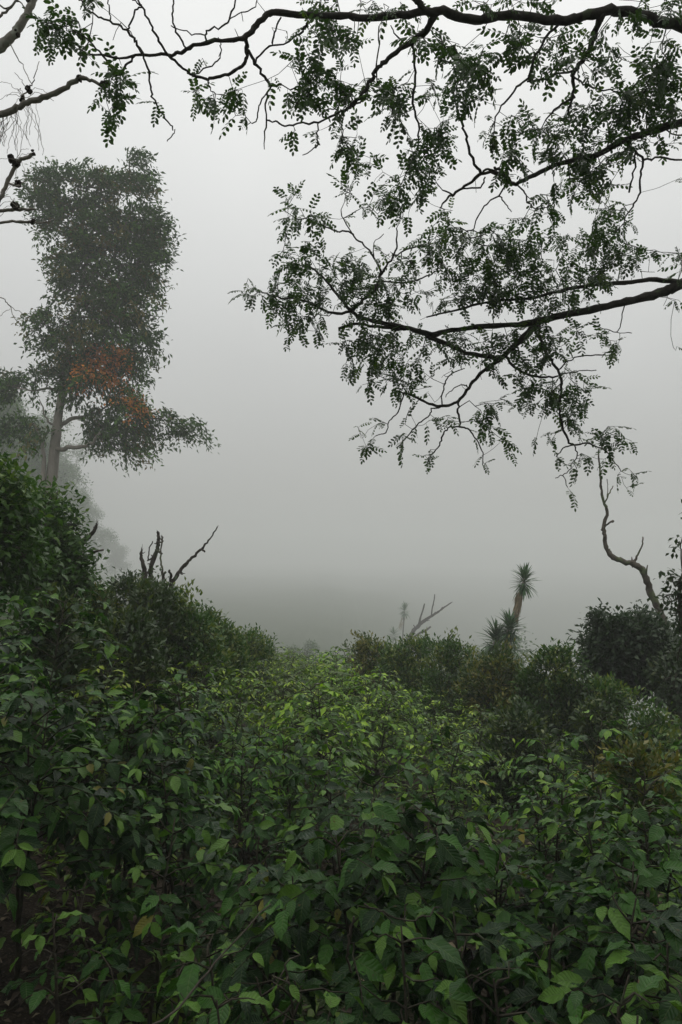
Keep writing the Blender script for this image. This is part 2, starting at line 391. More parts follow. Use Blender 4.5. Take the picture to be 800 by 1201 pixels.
def pick_tone(n): return RNG.uniform(0, .999, n)
def parts_and_mass(root, meshes, mass_tmpl, pos, R, sc, tone, young, mat, n_parts, part_name='leaf', mass_name='foliage', need=None, color=None):
    """the leaves that show largest as objects of their own, the rest as one mass"""
    n = len(pos); px, py, f = to_px(pos)
    size = sc / f * 867; size = np.where((px > -15) & (px < 815) & (py > -15) & (py < 1215) & (pos[:, 1] > .3), size, 0)
    if need: size = np.where(size >= need, size, 0)
    order = np.argsort(-size); own = order[:n_parts]; own = own[size[own] > 0]
    mask = np.ones(n, bool); mask[own] = False
    loc = np.array(root.location)
    for k in own:
        me = meshes[1 if young[k] > .5 and len(meshes) > 1 else 0]; me = me[RNG.integers(len(me))]
        o = bpy.data.objects.new(part_name, me); o.parent = root
        M4 = Matrix.Identity(4)
        Rk = R[k] * sc[k]
        for a in range(3):
            for b in range(3): M4[a][b] = float(Rk[a, b])
            M4[a][3] = float(pos[k, a] - loc[a])
        o.matrix_basis = M4; COL.objects.link(o)
        if color: o.color = color
    if mask.any():
        mb = MB(); idx = np.where(mask)[0]; grp = RNG.integers(len(mass_tmpl), size=len(idx))
        for g, T in enumerate(mass_tmpl):
            q = idx[grp == g]; mb.place(T, pos[q], R[q], sc[q], tone[q], young[q])
        o = mb.build(mass_name, mat, root, kind='stuff')
        if color: o.color = color
    return len(own)

def tmpl_mesh(name, T, mat, young=0.0, tone=.5):
    m = MB(); m.add(T[0], T[1], T[2], np.full(len(T[0]), tone), np.full(len(T[0]), young)); return m.mesh(name, mat)

# ------------------------------------------------------------------ coffee shrubs
COFFEE_T = [leaf_shape(7, wd, fo, dr, wv, .72, 1, sd) for wd, fo, dr, wv, sd in
            ((.46, .30, .16, .10, 1), (.52, .22, .28, .12, 2), (.44, .40, .08, .09, 3), (.50, .18, .42, .12, 4), (.54, .26, .22, .14, 5))]
COFFEE_T += [leaf_shape(7, .34, .6, .7, .16, .6, 1, 16), leaf_shape(7, .40, .15, .05, .18, .8, 1, 17), leaf_shape(7, .48, .5, .42, .2, .68, 1, 18)]
COFFEE_MASS = [leaf_shape(4, .42, .3, .3, .0, .7, 1, 6), leaf_shape(4, .38, .4, .15, .0, .7, 1, 7)]
COFFEE_LOW = [leaf_shape(2, .46, .3, .3, .0, .75, 1, 8), leaf_shape(2, .42, .35, .15, .0, .75, 1, 9)]
COFFEE_ME = [[tmpl_mesh('coffee_leaf_shape', T, M_COFFEE, 0) for T in COFFEE_T], [tmpl_mesh('young_coffee_leaf_shape', T, M_COFFEE, .75) for T in COFFEE_T[:3]]]

def coffee(h, rad, nstem, leaf, lev=.105, node=.058, low=.1, keep=.9):
    stems = []; P = []; D = []; Nn = []; sc = []; yg = []
    for s in range(nstem):
        az = RNG.uniform(0, 6.28); r0 = .05 if nstem == 1 else RNG.uniform(.05, .12)
        base = np.array([math.cos(az) * r0, math.sin(az) * r0, -.1]); hh = h * RNG.uniform(.82, 1.0) if s else h
        lean = np.array([math.cos(az), math.sin(az), 0]) * rad * (.12 if nstem == 1 else RNG.uniform(.25, .55))
        ts = np.linspace(0, 1, 9); path = base + ts[:, None] * np.array([0, 0, hh + .05]) + (ts ** 1.3)[:, None] * lean + RNG.normal(size=(9, 3)) * .012
        stems.append((path, np.linspace(.017, .004, 9), 6))
        z = low * hh + RNG.uniform(0, lev); a0 = RNG.uniform(0, 3.14)
        while z < hh:
            t = z / hh; c = np.array([np.interp(t, ts, path[:, k]) for k in range(3)])
            a0 += math.pi / 2 + RNG.normal() * .35
            for sg in (0, math.pi):
                a = a0 + sg + RNG.normal() * .2
                prof = (.62 + .38 * math.sin(min(1, t * 1.6) * math.pi / 2)) * (1 - max(0, t - .45) ** 1.5 * 1.75)
                Ln = max(.08, rad * prof * RNG.uniform(.75, 1.12))
                o = np.array([math.cos(a), math.sin(a), 0]); el = .35 + .5 * t; dr = RNG.uniform(.15, .55)
                us = np.linspace(0, 1, 5)
                lp = c + us[:, None] * o * Ln + np.stack([0 * us, 0 * us, (el * us - (dr + .25) * us ** 2) * Ln], 1); lp[1:] += RNG.normal(size=(4, 3)) * .015
                stems.append((lp, np.linspace(.0065, .002, 5), 3))
                k = max(1, int(Ln * .75 / node)); side = np.array([-o[1], o[0], 0])
                for i in range(k + 1):
                    u = 1 - i * node / Ln * RNG.uniform(.9, 1.1); u = max(u, .15)
                    p = np.array([np.interp(u, us, lp[:, q]) for q in range(3)]); tang = np.array([o[0], o[1], el - 2 * (dr + .25) * u]); tang /= np.linalg.norm(tang)
                    for sgn in (-1, 1):
                        if RNG.random() > keep: continue
                        an = RNG.uniform(.65, 1.15) if i else RNG.uniform(.25, .6)
                        d = tang * math.cos(an) + sgn * side * math.sin(an) + np.array([0, 0, -RNG.uniform(-.15, .42)]) + RNG.normal(size=3) * .16
                        P.append(p); D.append(d); Nn.append(np.array([0, 0, 1]) + RNG.normal(size=3) * .32 + o * .25)
                        sc.append(leaf * RNG.uniform(.5, 1.2) * (.72 if i == 0 else 1)); yg.append(1.0 * (RNG.random() < (.75 if i == 0 and t > .6 else .06 + .12 * t)))
            z += lev * RNG.uniform(.8, 1.2)
    P = np.array(P); D = np.array(D); Nn = np.array(Nn)
    return stems, P, frames(D, Nn), np.array(sc), np.array(yg)

N_LEAF_OBJ = 0
def coffee_near(x, y, h, rad, nstem, leaf, label, parts=300, group=None, color=None, z=None, low=.1, keep=.9):
    global N_LEAF_OBJ
    z = gz(x, y) if z is None else z
    root = thing('coffee_shrub', (x, y, z), label, 'shrub', group)
    stems, P, R, sc, yg = coffee(h, rad, nstem, leaf, low=low, keep=keep)
    P = P + np.array([x, y, z]); m = MB()
    for a, b, c in stems: m.tube(a + np.array([x, y, z]), b, c, .08)
    m.build('branches', M_STEM, root)
    N_LEAF_OBJ += parts_and_mass(root, COFFEE_ME, COFFEE_MASS, P, R, sc, pick_tone(len(P)), yg, M_COFFEE, parts, need=9, color=color)
    return root

# the nearest shrubs: photograph pixel of the top, distance, radius, stems, leaf length
NEAR = [
 (440, 925, 4.15, .80, 4, .165, 'large leafy coffee shrub in the middle foreground with dense drooping glossy leaves'),
 (300, 975, 4.30, .60, 3, .15, 'coffee shrub just left of the large middle foreground shrub, pale young leaves on top'),
 (565, 955, 4.60, .65, 3, .155, 'coffee shrub just right of the large middle foreground shrub'),
 (665, 1000, 3.80, .60, 3, .16, 'dark coffee shrub low in the right foreground with long hanging leaves'),
 (775, 945, 4.40, .65, 3, .15, 'coffee shrub at the right edge of the foreground'),
 (20, 745, 4.90, .95, 4, .15, 'tall dark coffee shrub at the left edge with leaves reaching up the slope'),
 (130, 795, 5.70, .80, 4, .145, 'broad coffee shrub right of the tall dark one at the left edge'),
 (225, 870, 5.50, .65, 3, .15, 'coffee shrub standing over the brown soil patch in the left foreground'),
 (475, 1105, 3.00, .42, 2, .175, 'small coffee sapling at the bottom middle edge with large drooping leaves'),
 (255, 1120, 3.05, .38, 2, .165, 'small coffee sapling at the bottom left with a curved bare twig beside it'),
 (640, 1110, 3.05, .42, 2, .175, 'small coffee sapling at the bottom right with long upright leaves'),
 (85, 1045, 3.50, .30, 1, .130, 'lone coffee seedling above the pale litter in the lower left corner'),
 (15, 690, 6.3, .95, 3, .140, 'tall coffee shrub just below the leafy trees at the left edge'),
 (725, 1140, 2.75, .40, 1, .150, 'coffee sapling low between the bottom right saplings with broad flat leaves'),
 (600, 1050, 3.50, .50, 2, .140, 'shaded coffee shrub under the front of the right foreground shrubs'),
 (380, 1090, 3.25, .45, 2, .145, 'shaded coffee shrub low in front of the large middle foreground shrub'),
 (160, 965, 4.30, .50, 2, .135, 'coffee shrub left of the brown soil patch in the left foreground'),
 (770, 1090, 3.20, .40, 1, .140, 'coffee sapling in the bottom right corner'),
]
taken = []
for px, py, d, rad, ns, lf, lab in NEAR:
    p = W(px, py, d); g = gz(p[0], p[1]); h = max(.45, p[2] - g - .03)
    coffee_near(p[0], p[1], h, rad, ns, lf, lab, 300, low=.42 if py < 1020 and d > 3.5 else .3, keep=.9 if py < 1020 else .5); taken.append((p[0], p[1], rad))

# saplings that close the gaps between the foreground shrubs
gaps = []
for k in range(4000):
    y = RNG.uniform(2.75, 7.6); x = RNG.uniform(-.5, .5) * y; u, v, f = to_px(np.array([x, y, gz(x, y) + .3]))
    if (u < 170 and v > 1000) or (150 < u < 240 and 970 < v < 1060): continue
    if all(math.hypot(x - a, y - b) > .28 + c * .42 for a, b, c in taken) and all(math.hypot(x - a, y - b) > 1.05 for a, b in gaps): gaps.append((x, y))
for x, y in gaps:
    coffee_near(x, y, RNG.uniform(.6, 1.0) * (.9 if y < 4 else 1.15), .42, 1, .13, 'small coffee sapling closing a gap between the taller foreground shrubs', 70, 'saplings between the foreground shrubs', color=(.62, .68, .62, 1), keep=.6, low=.3)  # darkened tint puts the shade of the gaps into the leaf colour
print('gap saplings', len(gaps))
# field shrubs, on a loose planting grid
rest = []
yy = 5.6; row = 0
while yy < 25.5:
    sp = 1.30 + .012 * yy; xx = -0.52 * yy - 1.5 + RNG.uniform(0, sp)
    while xx < .52 * yy + 1.0:
        x = xx + RNG.normal() * .22; y = yy + RNG.normal() * .22
        if all(math.hypot(x - a, y - b) > .75 + c * .45 for a, b, c in taken): rest.append((x, y))
        xx += sp
    yy += sp * .95; row += 1
CLEAR = [(W(290, 860, 11)[0], 11, .75), (W(190, 1030, 4.5)[0], 4.6, .6)]
rest = [(x, y) for x, y in rest if all(math.hypot(x - a, y - b) > c for a, b, c in CLEAR)]
rest = [(x, y) for x, y in rest if not (x / y * FPX + 400 > 425 and y > 15.2) and not (x / y * FPX + 400 < 235 and y > 11.8) and not (x / y * FPX + 400 > 690 and y > 12.5)]

VARS = []
for k in range(7):
    h0 = 1.55; stems, P, R, sc, yg = coffee(h0, .78 + .06 * (k % 3), 3, .135, lev=.115, node=.068)
    m = MB()
    for a, b, c in stems: m.tube(a, b, 3 if c == 3 else 5, .08)
    sm = m.mesh('coffee_branches', M_STEM); m = MB(); g = RNG.integers(2, size=len(P)); tn = pick_tone(len(P))
    for q in range(2): s_ = g == q; m.place(COFFEE_LOW[q], P[s_], R[s_], sc[s_], tn[s_], yg[s_])
    VARS.append((h0, sm, m.mesh('coffee_foliage', M_FIELD)))
ZONES = {
 'left': ('coffee shrub among the rows on the left slope behind the tall dark shrub', 'coffee shrubs on the left slope'),
 'centre': ('bright green coffee shrub among the rows in the open middle of the field', 'coffee shrubs in the middle of the field'),
 'far': ('small looking coffee shrub along the far brow of the field before the fog', 'coffee shrubs along the far brow'),
 'right': ('coffee shrub in the tangled rows on the right side below the round dark tree', 'coffee shrubs on the right side of the field'),
 'near': ('coffee shrub in the second row behind the large foreground shrubs', 'coffee shrubs of the second row')}
n_field = 0
ORD = ['leftmost', 'second from the left', 'third from the left', 'fourth from the left', 'fifth from the left', 'sixth from the left', 'seventh from the left', 'eighth from the left', 'ninth from the left', 'tenth from the left']
for x, y in sorted(rest, key=lambda t: t[1]):
    g = gz(x, y); u = x / y * FPX + 400
    h = RNG.uniform(1.25, 1.75) * (1.0 if y > 7 else .9) * (.82 if u > 440 and y > 9 else 1)
    zone = 'near' if y < 8.6 else 'far' if y > 19 else 'left' if u < 230 else 'right' if u > 540 else 'centre'
    lab, grp = ZONES[zone]
    if zone == 'near':
        band = [q for q in rest if q[1] < 8.6 and (q[1] < 7.1) == (y < 7.1)]; k = sorted(band, key=lambda q: q[0] / q[1]).index((x, y))
        kk = len(band) - 1 - k; pos_ = ORD[k] if k <= kk else ORD[kk].replace('left', 'right')
        lab = 'coffee shrub, %s in the %s row behind the large foreground shrubs' % (pos_, 'first' if y < 7.1 else 'second')
    br = {'left': .8, 'centre': 1.15, 'far': 1.05, 'right': 1.08, 'near': 1.0}[zone] * RNG.uniform(.7, 1.3)
    colr = (br * RNG.uniform(.9, 1.15), br, br * RNG.uniform(.85, 1.05), 1)
    if y < 8.6:
        t = coffee_near(x, y, h, RNG.uniform(.6, .8), 2, .135, lab, 130, grp, color=(colr[0] * 1.25, colr[1] * 1.25, colr[2], 1))
    else:
        h0, sm, fm = VARS[RNG.integers(len(VARS))]
        t = thing('coffee_shrub', (x, y, g), lab, 'shrub', grp); s = h / h0
        t.rotation_euler = (0, 0, RNG.uniform(0, 6.28)); t.scale = (s * RNG.uniform(.9, 1.15), s * RNG.uniform(.9, 1.15), s)
        for nm, me, kd in (('branches', sm, None), ('foliage', fm, 'stuff')):
            o = bpy.data.objects.new(nm, me); COL.objects.link(o); o.parent = t; o.color = colr
            if kd: o['kind'] = kd
    n_field += 1
print('field shrubs', n_field, 'leaf objects', N_LEAF_OBJ)

# ------------------------------------------------------------------ round bushes and small trees made of clumps
BUSH_LEAF = rhomb(.42, .14)
def clump_crown(blobs, base, n_clump, per, leaf, spread, T, mat, root, young=.15, tip=.006, bark=None, upright=.4, droop=.0, trunk=None, wig=.25, color=None, shell=.55, name='foliage'):
    """blobs: (centre, radii(3), weight) in world space"""
    C = np.array([b[0] for b in blobs]); Rr = np.array([b[1] for b in blobs]); wt = np.array([b[2] for b in blobs], float); wt /= wt.sum()
    k = RNG.choice(len(blobs), n_clump, p=wt); v = nrm(RNG.normal(size=(n_clump, 3))); v[:, 2] = np.abs(v[:, 2]) * np.where(RNG.random(n_clump) < .72, 1, -1)
    rr = (shell + (1 - shell) * RNG.random(n_clump)) ** 1.0
    out_ = RNG.random(n_clump) < .16; rr = np.where(out_, 1 + .38 * RNG.random(n_clump), rr)
    A = C[k] + v * rr[:, None] * Rr[k]
    sk = Skel(); tp = trunk if trunk is not None else smooth_path([base, base * .5 + C.mean(0) * .5 + RNG.normal(size=3) * .1, C.mean(0)], 4, .02)
    sk.add_path(np.asarray(tp)); sk.grow(A, step=max(.12, leaf * 1.5), wig=wig)
    R = sk.radii(tip); mb = MB(); sk.tubes(mb, R, rough=.06); mb.build('branches', bark or M_STEM, root)
    n = n_clump * per; kk = np.repeat(np.arange(n_clump), per)
    pos = A[kk] + RNG.normal(size=(n, 3)) * spread
    outd = nrm(v[kk] + RNG.normal(size=(n, 3)) * .75); outd[:, 2] += upright * RNG.random(n) - droop * RNG.random(n)
    nn = np.array([0, 0, 1.0]) + RNG.normal(size=(n, 3)) * .45 + v[kk] * .3
    ct = RNG.random(n_clump); tone = np.clip(ct[kk] * .6 + RNG.random(n) * .4, 0, .999)
    hi = (A[kk][:, 2] - C[:, 2].mean()) > 0
    yg = ((RNG.random(n_clump)[kk] < young) & (RNG.random(n) < .8) & hi) * RNG.uniform(.3, 1, n)
    mb = MB(); mb.place(T, pos, frames(outd, nn), leaf * RNG.uniform(.7, 1.25, n), tone, yg)
    o = mb.build(name, mat, root, kind='stuff')
    if color: o.color = color
    return sk

def pxblob(px, py, rx, ry, d, dep=None, w=None):
    m = MPP(d); return (W(px, py, d + (dep or 0)), np.array([rx * m, (rx + ry) * .5 * m, ry * m]), w or rx * ry)

BUSHES = [  # px, top, d, half width px, palette, label
 (150, 676, 13.6, 48, 'dark', 'big dark bush with bronze tips under the forked dead snags'),
 (108, 690, 12.2, 34, 'bronze', 'bush with reddish brown young leaves left of the big dark bush'),
 (205, 702, 13.2, 38, 'olive', 'dark bush on the right shoulder of the left ridge below the slanting dead branch'),
 (246, 722, 14.0, 30, 'olive', 'small yellow green bush at the right end of the left ridge'),
 (55, 705, 9.5, 45, 'dark', 'shaded bush in front of the leafy trees on the left'),
 (180, 686, 12.6, 42, 'dark', 'dense dark bush in front of the ragged forked snag'),
 (230, 718, 12.8, 36, 'olive', 'green bush at the foot of the slanting dead branch'),
 (82, 712, 10.8, 44, 'olive', 'yellowish bush at the foot of the dense green tree on the left'),
 (150, 722, 10.6, 50, 'dark', 'low dark bush in front of the bushes of the left ridge'),
 (262, 736, 14.6, 30, 'olive', 'yellowish green bush low between the left ridge and the open field'),
 (292, 742, 18.0, 30, 'olive', 'green bush on the far brow nearest the left ridge'),
 (435, 750, 19.0, 32, 'bronze', 'olive bush left of the leaning dead branch on the far brow'),
 (487, 750, 18.0, 36, 'olive', 'olive bush right under the leaning dead branch'),
 (532, 752, 16.6, 40, 'olive', 'round olive bush between the leaning dead branch and the yucca'),
 (588, 768, 15.0, 44, 'bronze', 'rusty tipped bush in front of the lower yucca crowns'),
 (650, 762, 14.0, 46, 'olive', 'large round bush with yellow green top right of the yucca'),
 (605, 832, 11.5, 50, 'dark', 'dark green bush below the yucca in the middle of the right field'),
 (462, 762, 18.4, 32, 'olive', 'low olive bush between the two bushes left of the leaning dead branch'),
 (562, 772, 15.8, 38, 'dark', 'green bush between the round olive bush and the rusty tipped bush'),
 (622, 788, 14.4, 38, 'olive', 'green bush between the rusty tipped bush and the large round bush'),
 (676, 802, 13.6, 32, 'dark', 'dark green bush right of the large round bush'),
 (712, 800, 13.2, 38, 'olive', 'olive brown bush at the foot of the round dark tree'),
 (765, 835, 12.4, 46, 'olive', 'green bush filling in below the round dark tree at the right edge'),
 (700, 828, 12.6, 34, 'dark', 'small dark bush below the left side of the round dark tree'),
 (745, 880, 8.6, 55, 'bronze', 'brownish withering bush on the right with dry curled leaves'),
]
PAL = {'dark': (M_DARK, .32, (1.1, 1.15, .9, 1)), 'olive': (M_OLIVE, .35, (.85, 1.1, .8, 1)), 'bronze': (M_OLIVE, .55, (1.0, .95, .8, 1))}
for px, py, d, hw, pal, lab in BUSHES:
    top = W(px, py, d); r = hw * MPP(d); base = np.array([top[0], d, gz(top[0], d)]); H = top[2] - base[2]
    root = thing('bush', base, lab, 'bush')
    nb = 6; blobs = []
    for i in range(nb):
        a = i / nb * 6.28 + RNG.uniform(-.4, .4); q = RNG.uniform(.35, .62) * r
        zc = base[2] + H * RNG.uniform(.3, .72)
        blobs.append((np.array([top[0] + math.cos(a) * q, d + math.sin(a) * q, zc]), np.array([r * .55, r * .55, H * .3]), 1))
    for i in range(5):
        a = i / 5 * 6.28 + RNG.uniform(-.4, .4); blobs.append((np.array([top[0] + math.cos(a) * r * .5, d + math.sin(a) * r * .5, base[2] + H * RNG.uniform(.12, .34)]), np.array([r * .6, r * .6, H * .22]), .9))
    blobs.append((np.array([top[0], d, top[2] - r * .5]), np.array([r * .5, r * .5, r * .5]), 1.3))
    mat, yg, cl = PAL[pal]; lf = .105
    nc = int(150 + 170 * r * H / 2.5); nc = min(int(nc * 1.3), 760)
    clump_crown(blobs, base, nc, 24, lf, .085, BUSH_LEAF, mat, root, yg, color=cl, upright=.8)

# broad-leaved trees on the left edge
BROAD_T = leaf_shape(2, .5, .25, .3, 0, .7, 1, 31); BROAD_LOW = rhomb(.52, .16)
def broad_tree(blobs, basepx, d, lab, n, leaf=.16, mat=M_BROAD, name='leafy_tree', bark=None, per=10, spread=.12, droop=.6, young=.2, color=None, cat='tree', upright=.2, shell=.5, T=None):
    x = W(basepx, 646, d)[0]; base = np.array([x, d, gz(x, d) - .1]); root = thing(name, base, lab, cat)
    B = [pxblob(*b) for b in blobs]; c = np.mean([b[0] for b in B], 0)
    tr = smooth_path([base, base + (c - base) * .35 + np.array([.15, 0, 0]), base + (c - base) * .7 + np.array([-.1, 0, .05]), c], 4, .02)
    mb = MB(); mb.tube(tr, np.linspace(.13, .05, len(tr)) * (.28 if name == 'slender_tree' else 1), 9, .06); mb.build('trunk', bark or M_SNAG, root)
    clump_crown(B, base, n, per, leaf, spread, T or (BROAD_T if d < 10 else BROAD_LOW), mat, root, young, bark=bark or M_SNAG, trunk=tr, droop=droop, upright=upright, color=color, shell=shell)
    return root
broad_tree([(-20, 620, 45, 65, 8.6), (12, 590, 22, 30, 8.6), (5, 660, 34, 45, 8.4), (-5, 560, 18, 22, 8.8)], -20, 8.8,
           'bright green broad leaved tree filling the left edge above the ridge', 520, .115)
broad_tree([(48, 625, 28, 42, 11.5), (70, 660, 26, 36, 11.5), (32, 600, 22, 25, 11.6), (82, 625, 16, 20, 11.8), (60, 690, 40, 32, 11.2), (90, 680, 17, 30, 11.5), (60, 590, 16, 16, 11.8)], 60, 11.6,
           'dense green tree in front of the tall trunk on the left', 620, .115, color=(.8, .85, .85, 1))
# round dark tree on the right
ROUND = [(740, 762, 44, 36, 15.5), (718, 755, 26, 24, 15.3), (765, 758, 26, 26, 15.3), (700, 768, 14, 16, 15.4), (742, 790, 42, 24, 15.5), (728, 733, 16, 8, 15.2), (703, 728, 8, 7, 15.2), (758, 735, 14, 8, 15.6), (770, 795, 24, 24, 15.0), (722, 800, 18, 20, 15.4), (788, 778, 13, 18, 15.0), (692, 778, 9, 10, 15.4)]
broad_tree(ROUND, 712, 15.6, 'rounded dark leaved tree on the right with a small tuft on its upper left', 760, .115, M_DARK, 'round_tree', per=26, spread=.1, young=.05, color=(.75, .9, .8, 1), droop=.5)
broad_tree([(790, 800, 20, 25, 14.0), (800, 770, 14, 20, 14.0), (785, 822, 14, 8, 14)], 800, 14.2, 'dark low tree at the right edge behind the base of the crooked snag', 90, .12, M_DARK, 'round_tree', per=12, spread=.1, young=.1)

# loose leafy branch mass on the right edge
broad_tree([(800, 692, 16, 18, 8.2), (790, 705, 14, 14, 8.2), (808, 745, 12, 36, 8.2), (799, 640, 6, 12, 8.2), (804, 610, 5, 12, 8.2), (781, 676, 8, 4, 8.2), (800, 722, 12, 18, 8.2)], 850, 8.3,
           'slender tree at the right edge with loose twigs of dark leaves', 95, .075, M_DARK, 'slender_tree', per=6, spread=.06, young=.05, droop=.7)

# ------------------------------------------------------------------ dead snags
def px_path(pts, d, sub=3, wig=0.0, dz=0.0):
    P = []
    for i, p in enumerate(pts):
        dd = p[2] if len(p) > 2 else d + dz * math.sin(i * 1.3 + pts[0][0])
        P.append(W(p[0], p[1], dd))
    return smooth_path(P, sub, wig)
def snag(name, d, main, twigs, lab, mat, extra=None, cat='dead tree', to_ground=True):
    """main: list of (px, py, half width px)"""
    b = W(main[0][0], main[0][1], d); g = gz(b[0], d); base = np.array([b[0], d, g])
    root = thing(name, base, lab, cat)
    P = [W(a, c, d) for a, c, _ in main]; r = [h * MPP(d) for _, _, h in main]
    if to_ground and b[2] > g: P = [np.array([b[0] + .05, d, g - .1])] + P; r = [r[0] * 1.25] + r
    pts = smooth_path(P, 4, .008); rr = np.interp(np.linspace(0, 1, len(pts)), np.linspace(0, 1, len(r)), r)
    mb = MB(); mb.tube(pts, rr, 9, .13)
    e = pts[-1]; ax = nrm(pts[-1] - pts[-2])
    for q in range(4):                                         # splintered end
        o = RNG.normal(size=3) * rr[-1] * .5; mb.tube(np.array([e + o - ax * rr[-1], e + o, e + o + (ax + RNG.normal(size=3) * .25) * rr[-1] * RNG.uniform(1.5, 4)]), [rr[-1] * .5, rr[-1] * .4, rr[-1] * .05], 5, .1)
    for q in range(9):                                         # broken side stubs
        i = RNG.integers(1, len(pts) - 1); v = nrm(RNG.normal(size=3)); L_ = rr[i] * RNG.uniform(1.5, 3.2)
        mb.tube(np.array([pts[i], pts[i] + v * L_ * .6, pts[i] + v * L_ + ax * L_ * .3]), [rr[i] * .5, rr[i] * .35, rr[i] * .12], 5, .15)
    mb.build('trunk', mat, root)
    for tw in twigs:
        P = smooth_path([W(a, c, d + .15 * RNG.normal() * (i > 0)) for i, (a, c, _) in enumerate(tw)], 4, .006); r = [max(h, .35) * MPP(d) for _, _, h in tw]
        mb = MB(); mb.tube(P, np.interp(np.linspace(0, 1, len(P)), np.linspace(0, 1, len(r)), r), 7, .1); mb.build('branch', mat, root)
    return root
# the tall crooked snag on the right
snag('crooked_snag', 15.9, [(800, 812, 6), (797, 790, 6), (788, 765, 5.5), (779, 735, 5), (774, 718, 4.6), (765, 700, 4.2), (759, 682, 4), (753, 668, 3.8), (742, 661, 3.2), (727, 657, 3), (717, 652, 2.8), (711, 642, 2.6), (709, 628, 2.3), (708, 618, 2.2), (712, 600, 1.8), (708, 588, 1.6), (705, 570, 1.3), (703, 545, 1.0), (702, 528, .8)],
     [[(743, 661, 1.6), (748, 650, 1.1), (753, 640, .8), (754, 630, .9)], [(709, 618, 1.2), (715, 613, 1), (719, 611, 1.6)], [(709, 590, .9), (714, 580, .8), (719, 570, .6)],
      [(712, 583, .6), (713, 570, .4), (712, 562, .5)], [(709, 624, 1.2), (705, 621, 1)], [(706, 575, .5), (704, 560, .5), (706, 552, .4)]],
     'tall crooked bare snag rising out of the round dark tree on the right', M_SNAG)
# forked dead snags on the left ridge
snag('dead_snag', 14.6, [(172, 700, 3), (172, 682, 3), (169, 668, 2.6), (166, 655, 1.9), (166, 647, 1.6)], [], 'short bare stub leftmost of the snags on the left ridge', M_DSNAG)
snag('dead_snag', 14.7, [(177, 690, 2.6), (177, 670, 2.5), (182, 650, 2.6), (185, 640, 2.2), (186, 630, 1.8), (185, 624, 1.5)],
     [[(173, 658, 1), (179, 654, .9), (184, 650, .9)], [(174, 656, .8), (175, 645, .7), (179, 635, .6)], [(183, 645, 1.6), (188, 648, 1.4), (190, 650, .8)], [(185, 634, .8), (190, 636, 1), (191, 630, .8)]],
     'broken forked snag with ragged top in the middle of the left ridge snags', M_DSNAG)
snag('dead_snag', 14.5, [(192, 696, 2), (192, 682, 2), (190, 668, 1.1), (189, 655, .9), (189, 635, .9), (190, 630, .8)], [[(191, 676, 1.4), (194, 671, 1.2)]], 'thin upright grey stick snag on the left ridge', M_SNAG)
snag('dead_snag', 14.3, [(201, 705, 2.8), (202, 684, 2.7), (208, 674, 2.3), (215, 665, 2.1), (223, 656, 1.6), (233, 647, 1.7), (239, 641, 1.2), (247, 631, .9), (255, 618, .7)],
     [[(200, 682, 1.8), (200, 674, 1.5), (199, 669, 1.2)], [(237, 645, 1.2), (240, 647, 1)]], 'long slanting dead branch reaching up to the right on the left ridge', M_DSNAG)
# stubs beside the dense green tree
snag('dead_stub', 12.6, [(88, 680, 4), (92, 648, 3.5), (99, 634, 3.2), (106, 628, 2.4), (111, 622, 2), (113, 616, 1.6)],
     [[(96, 660, 2.4), (104, 652, 2), (112, 647, 1.5), (121, 645, 1.2)]], 'dark two pronged stub poking out right of the dense green tree', M_DSNAG)
# leaning dead branch beyond the brow
snag('dead_snag', 105.0, [(478, 765, 2.6), (484, 742, 2.4), (490, 735, 2.2), (494, 731, 2.2), (502, 725, 1.6), (512, 719, 1.2), (520, 713, 1), (529, 707, .7)],
     [[(492, 733, 1.8), (493, 725, 1.1), (496, 716, .9), (498, 708, .9)], [(506, 723, .9), (507, 714, .8), (509, 705, .7), (510, 697, .6)], [(484, 748, 1.2), (493, 742, 1.2), (499, 740, 1.3), (505, 735, 1)],
      [(488, 737, .7), (485, 733, .6)], [(516, 716, .6), (519, 712, .5)], [(508, 721, .9), (511, 718, .8)]],
     'leaning bare branched snag beyond the brow of the field beside the small far yucca', M_DSNAG)

# ------------------------------------------------------------------ yuccas
SWORD = leaf_shape(4, .13, .4, .22, 0, .85, 1, 41, start=.02)
SWORD_ME = [[tmpl_mesh('sword_leaf_shape', leaf_shape(4, .13, .4, dr, 0, .85, 1, 41, .02), M_YUCCA, 0, tn) for dr, tn in ((.1, .2), (.22, .6), (.4, .9))]]
def yucca_crown(root, c, axis, L, n, parts=None, lo=-50):
    ax = nrm(np.array(axis, float)); P = []; D = []; q = np.cross(ax, [0, 1, 0]); q = nrm(q); r2 = np.cross(ax, q)
    for i in range(n):
        t = (i + .5) / n; el = math.radians(lo + (88 - lo) * t ** .95); a = i * 2.399 + RNG.normal() * .1
        d = ax * math.sin(el) + (q * math.cos(a) + r2 * math.sin(a)) * math.cos(el); P.append(c + ax * (t - .55) * L * .55); D.append(d)
    P = np.array(P); D = np.array(D) + RNG.normal(size=(n, 3)) * .14; D[:, 2] -= (RNG.random(n) < .2) * .5; sc = L * RNG.uniform(.6, 1.12, n)
    parts_and_mass(root, SWORD_ME, [SWORD], P, frames(D, np.tile(ax, (n, 1)) + .01), sc, pick_tone(n), np.zeros(n), M_YUCCA, n if parts is None else parts)
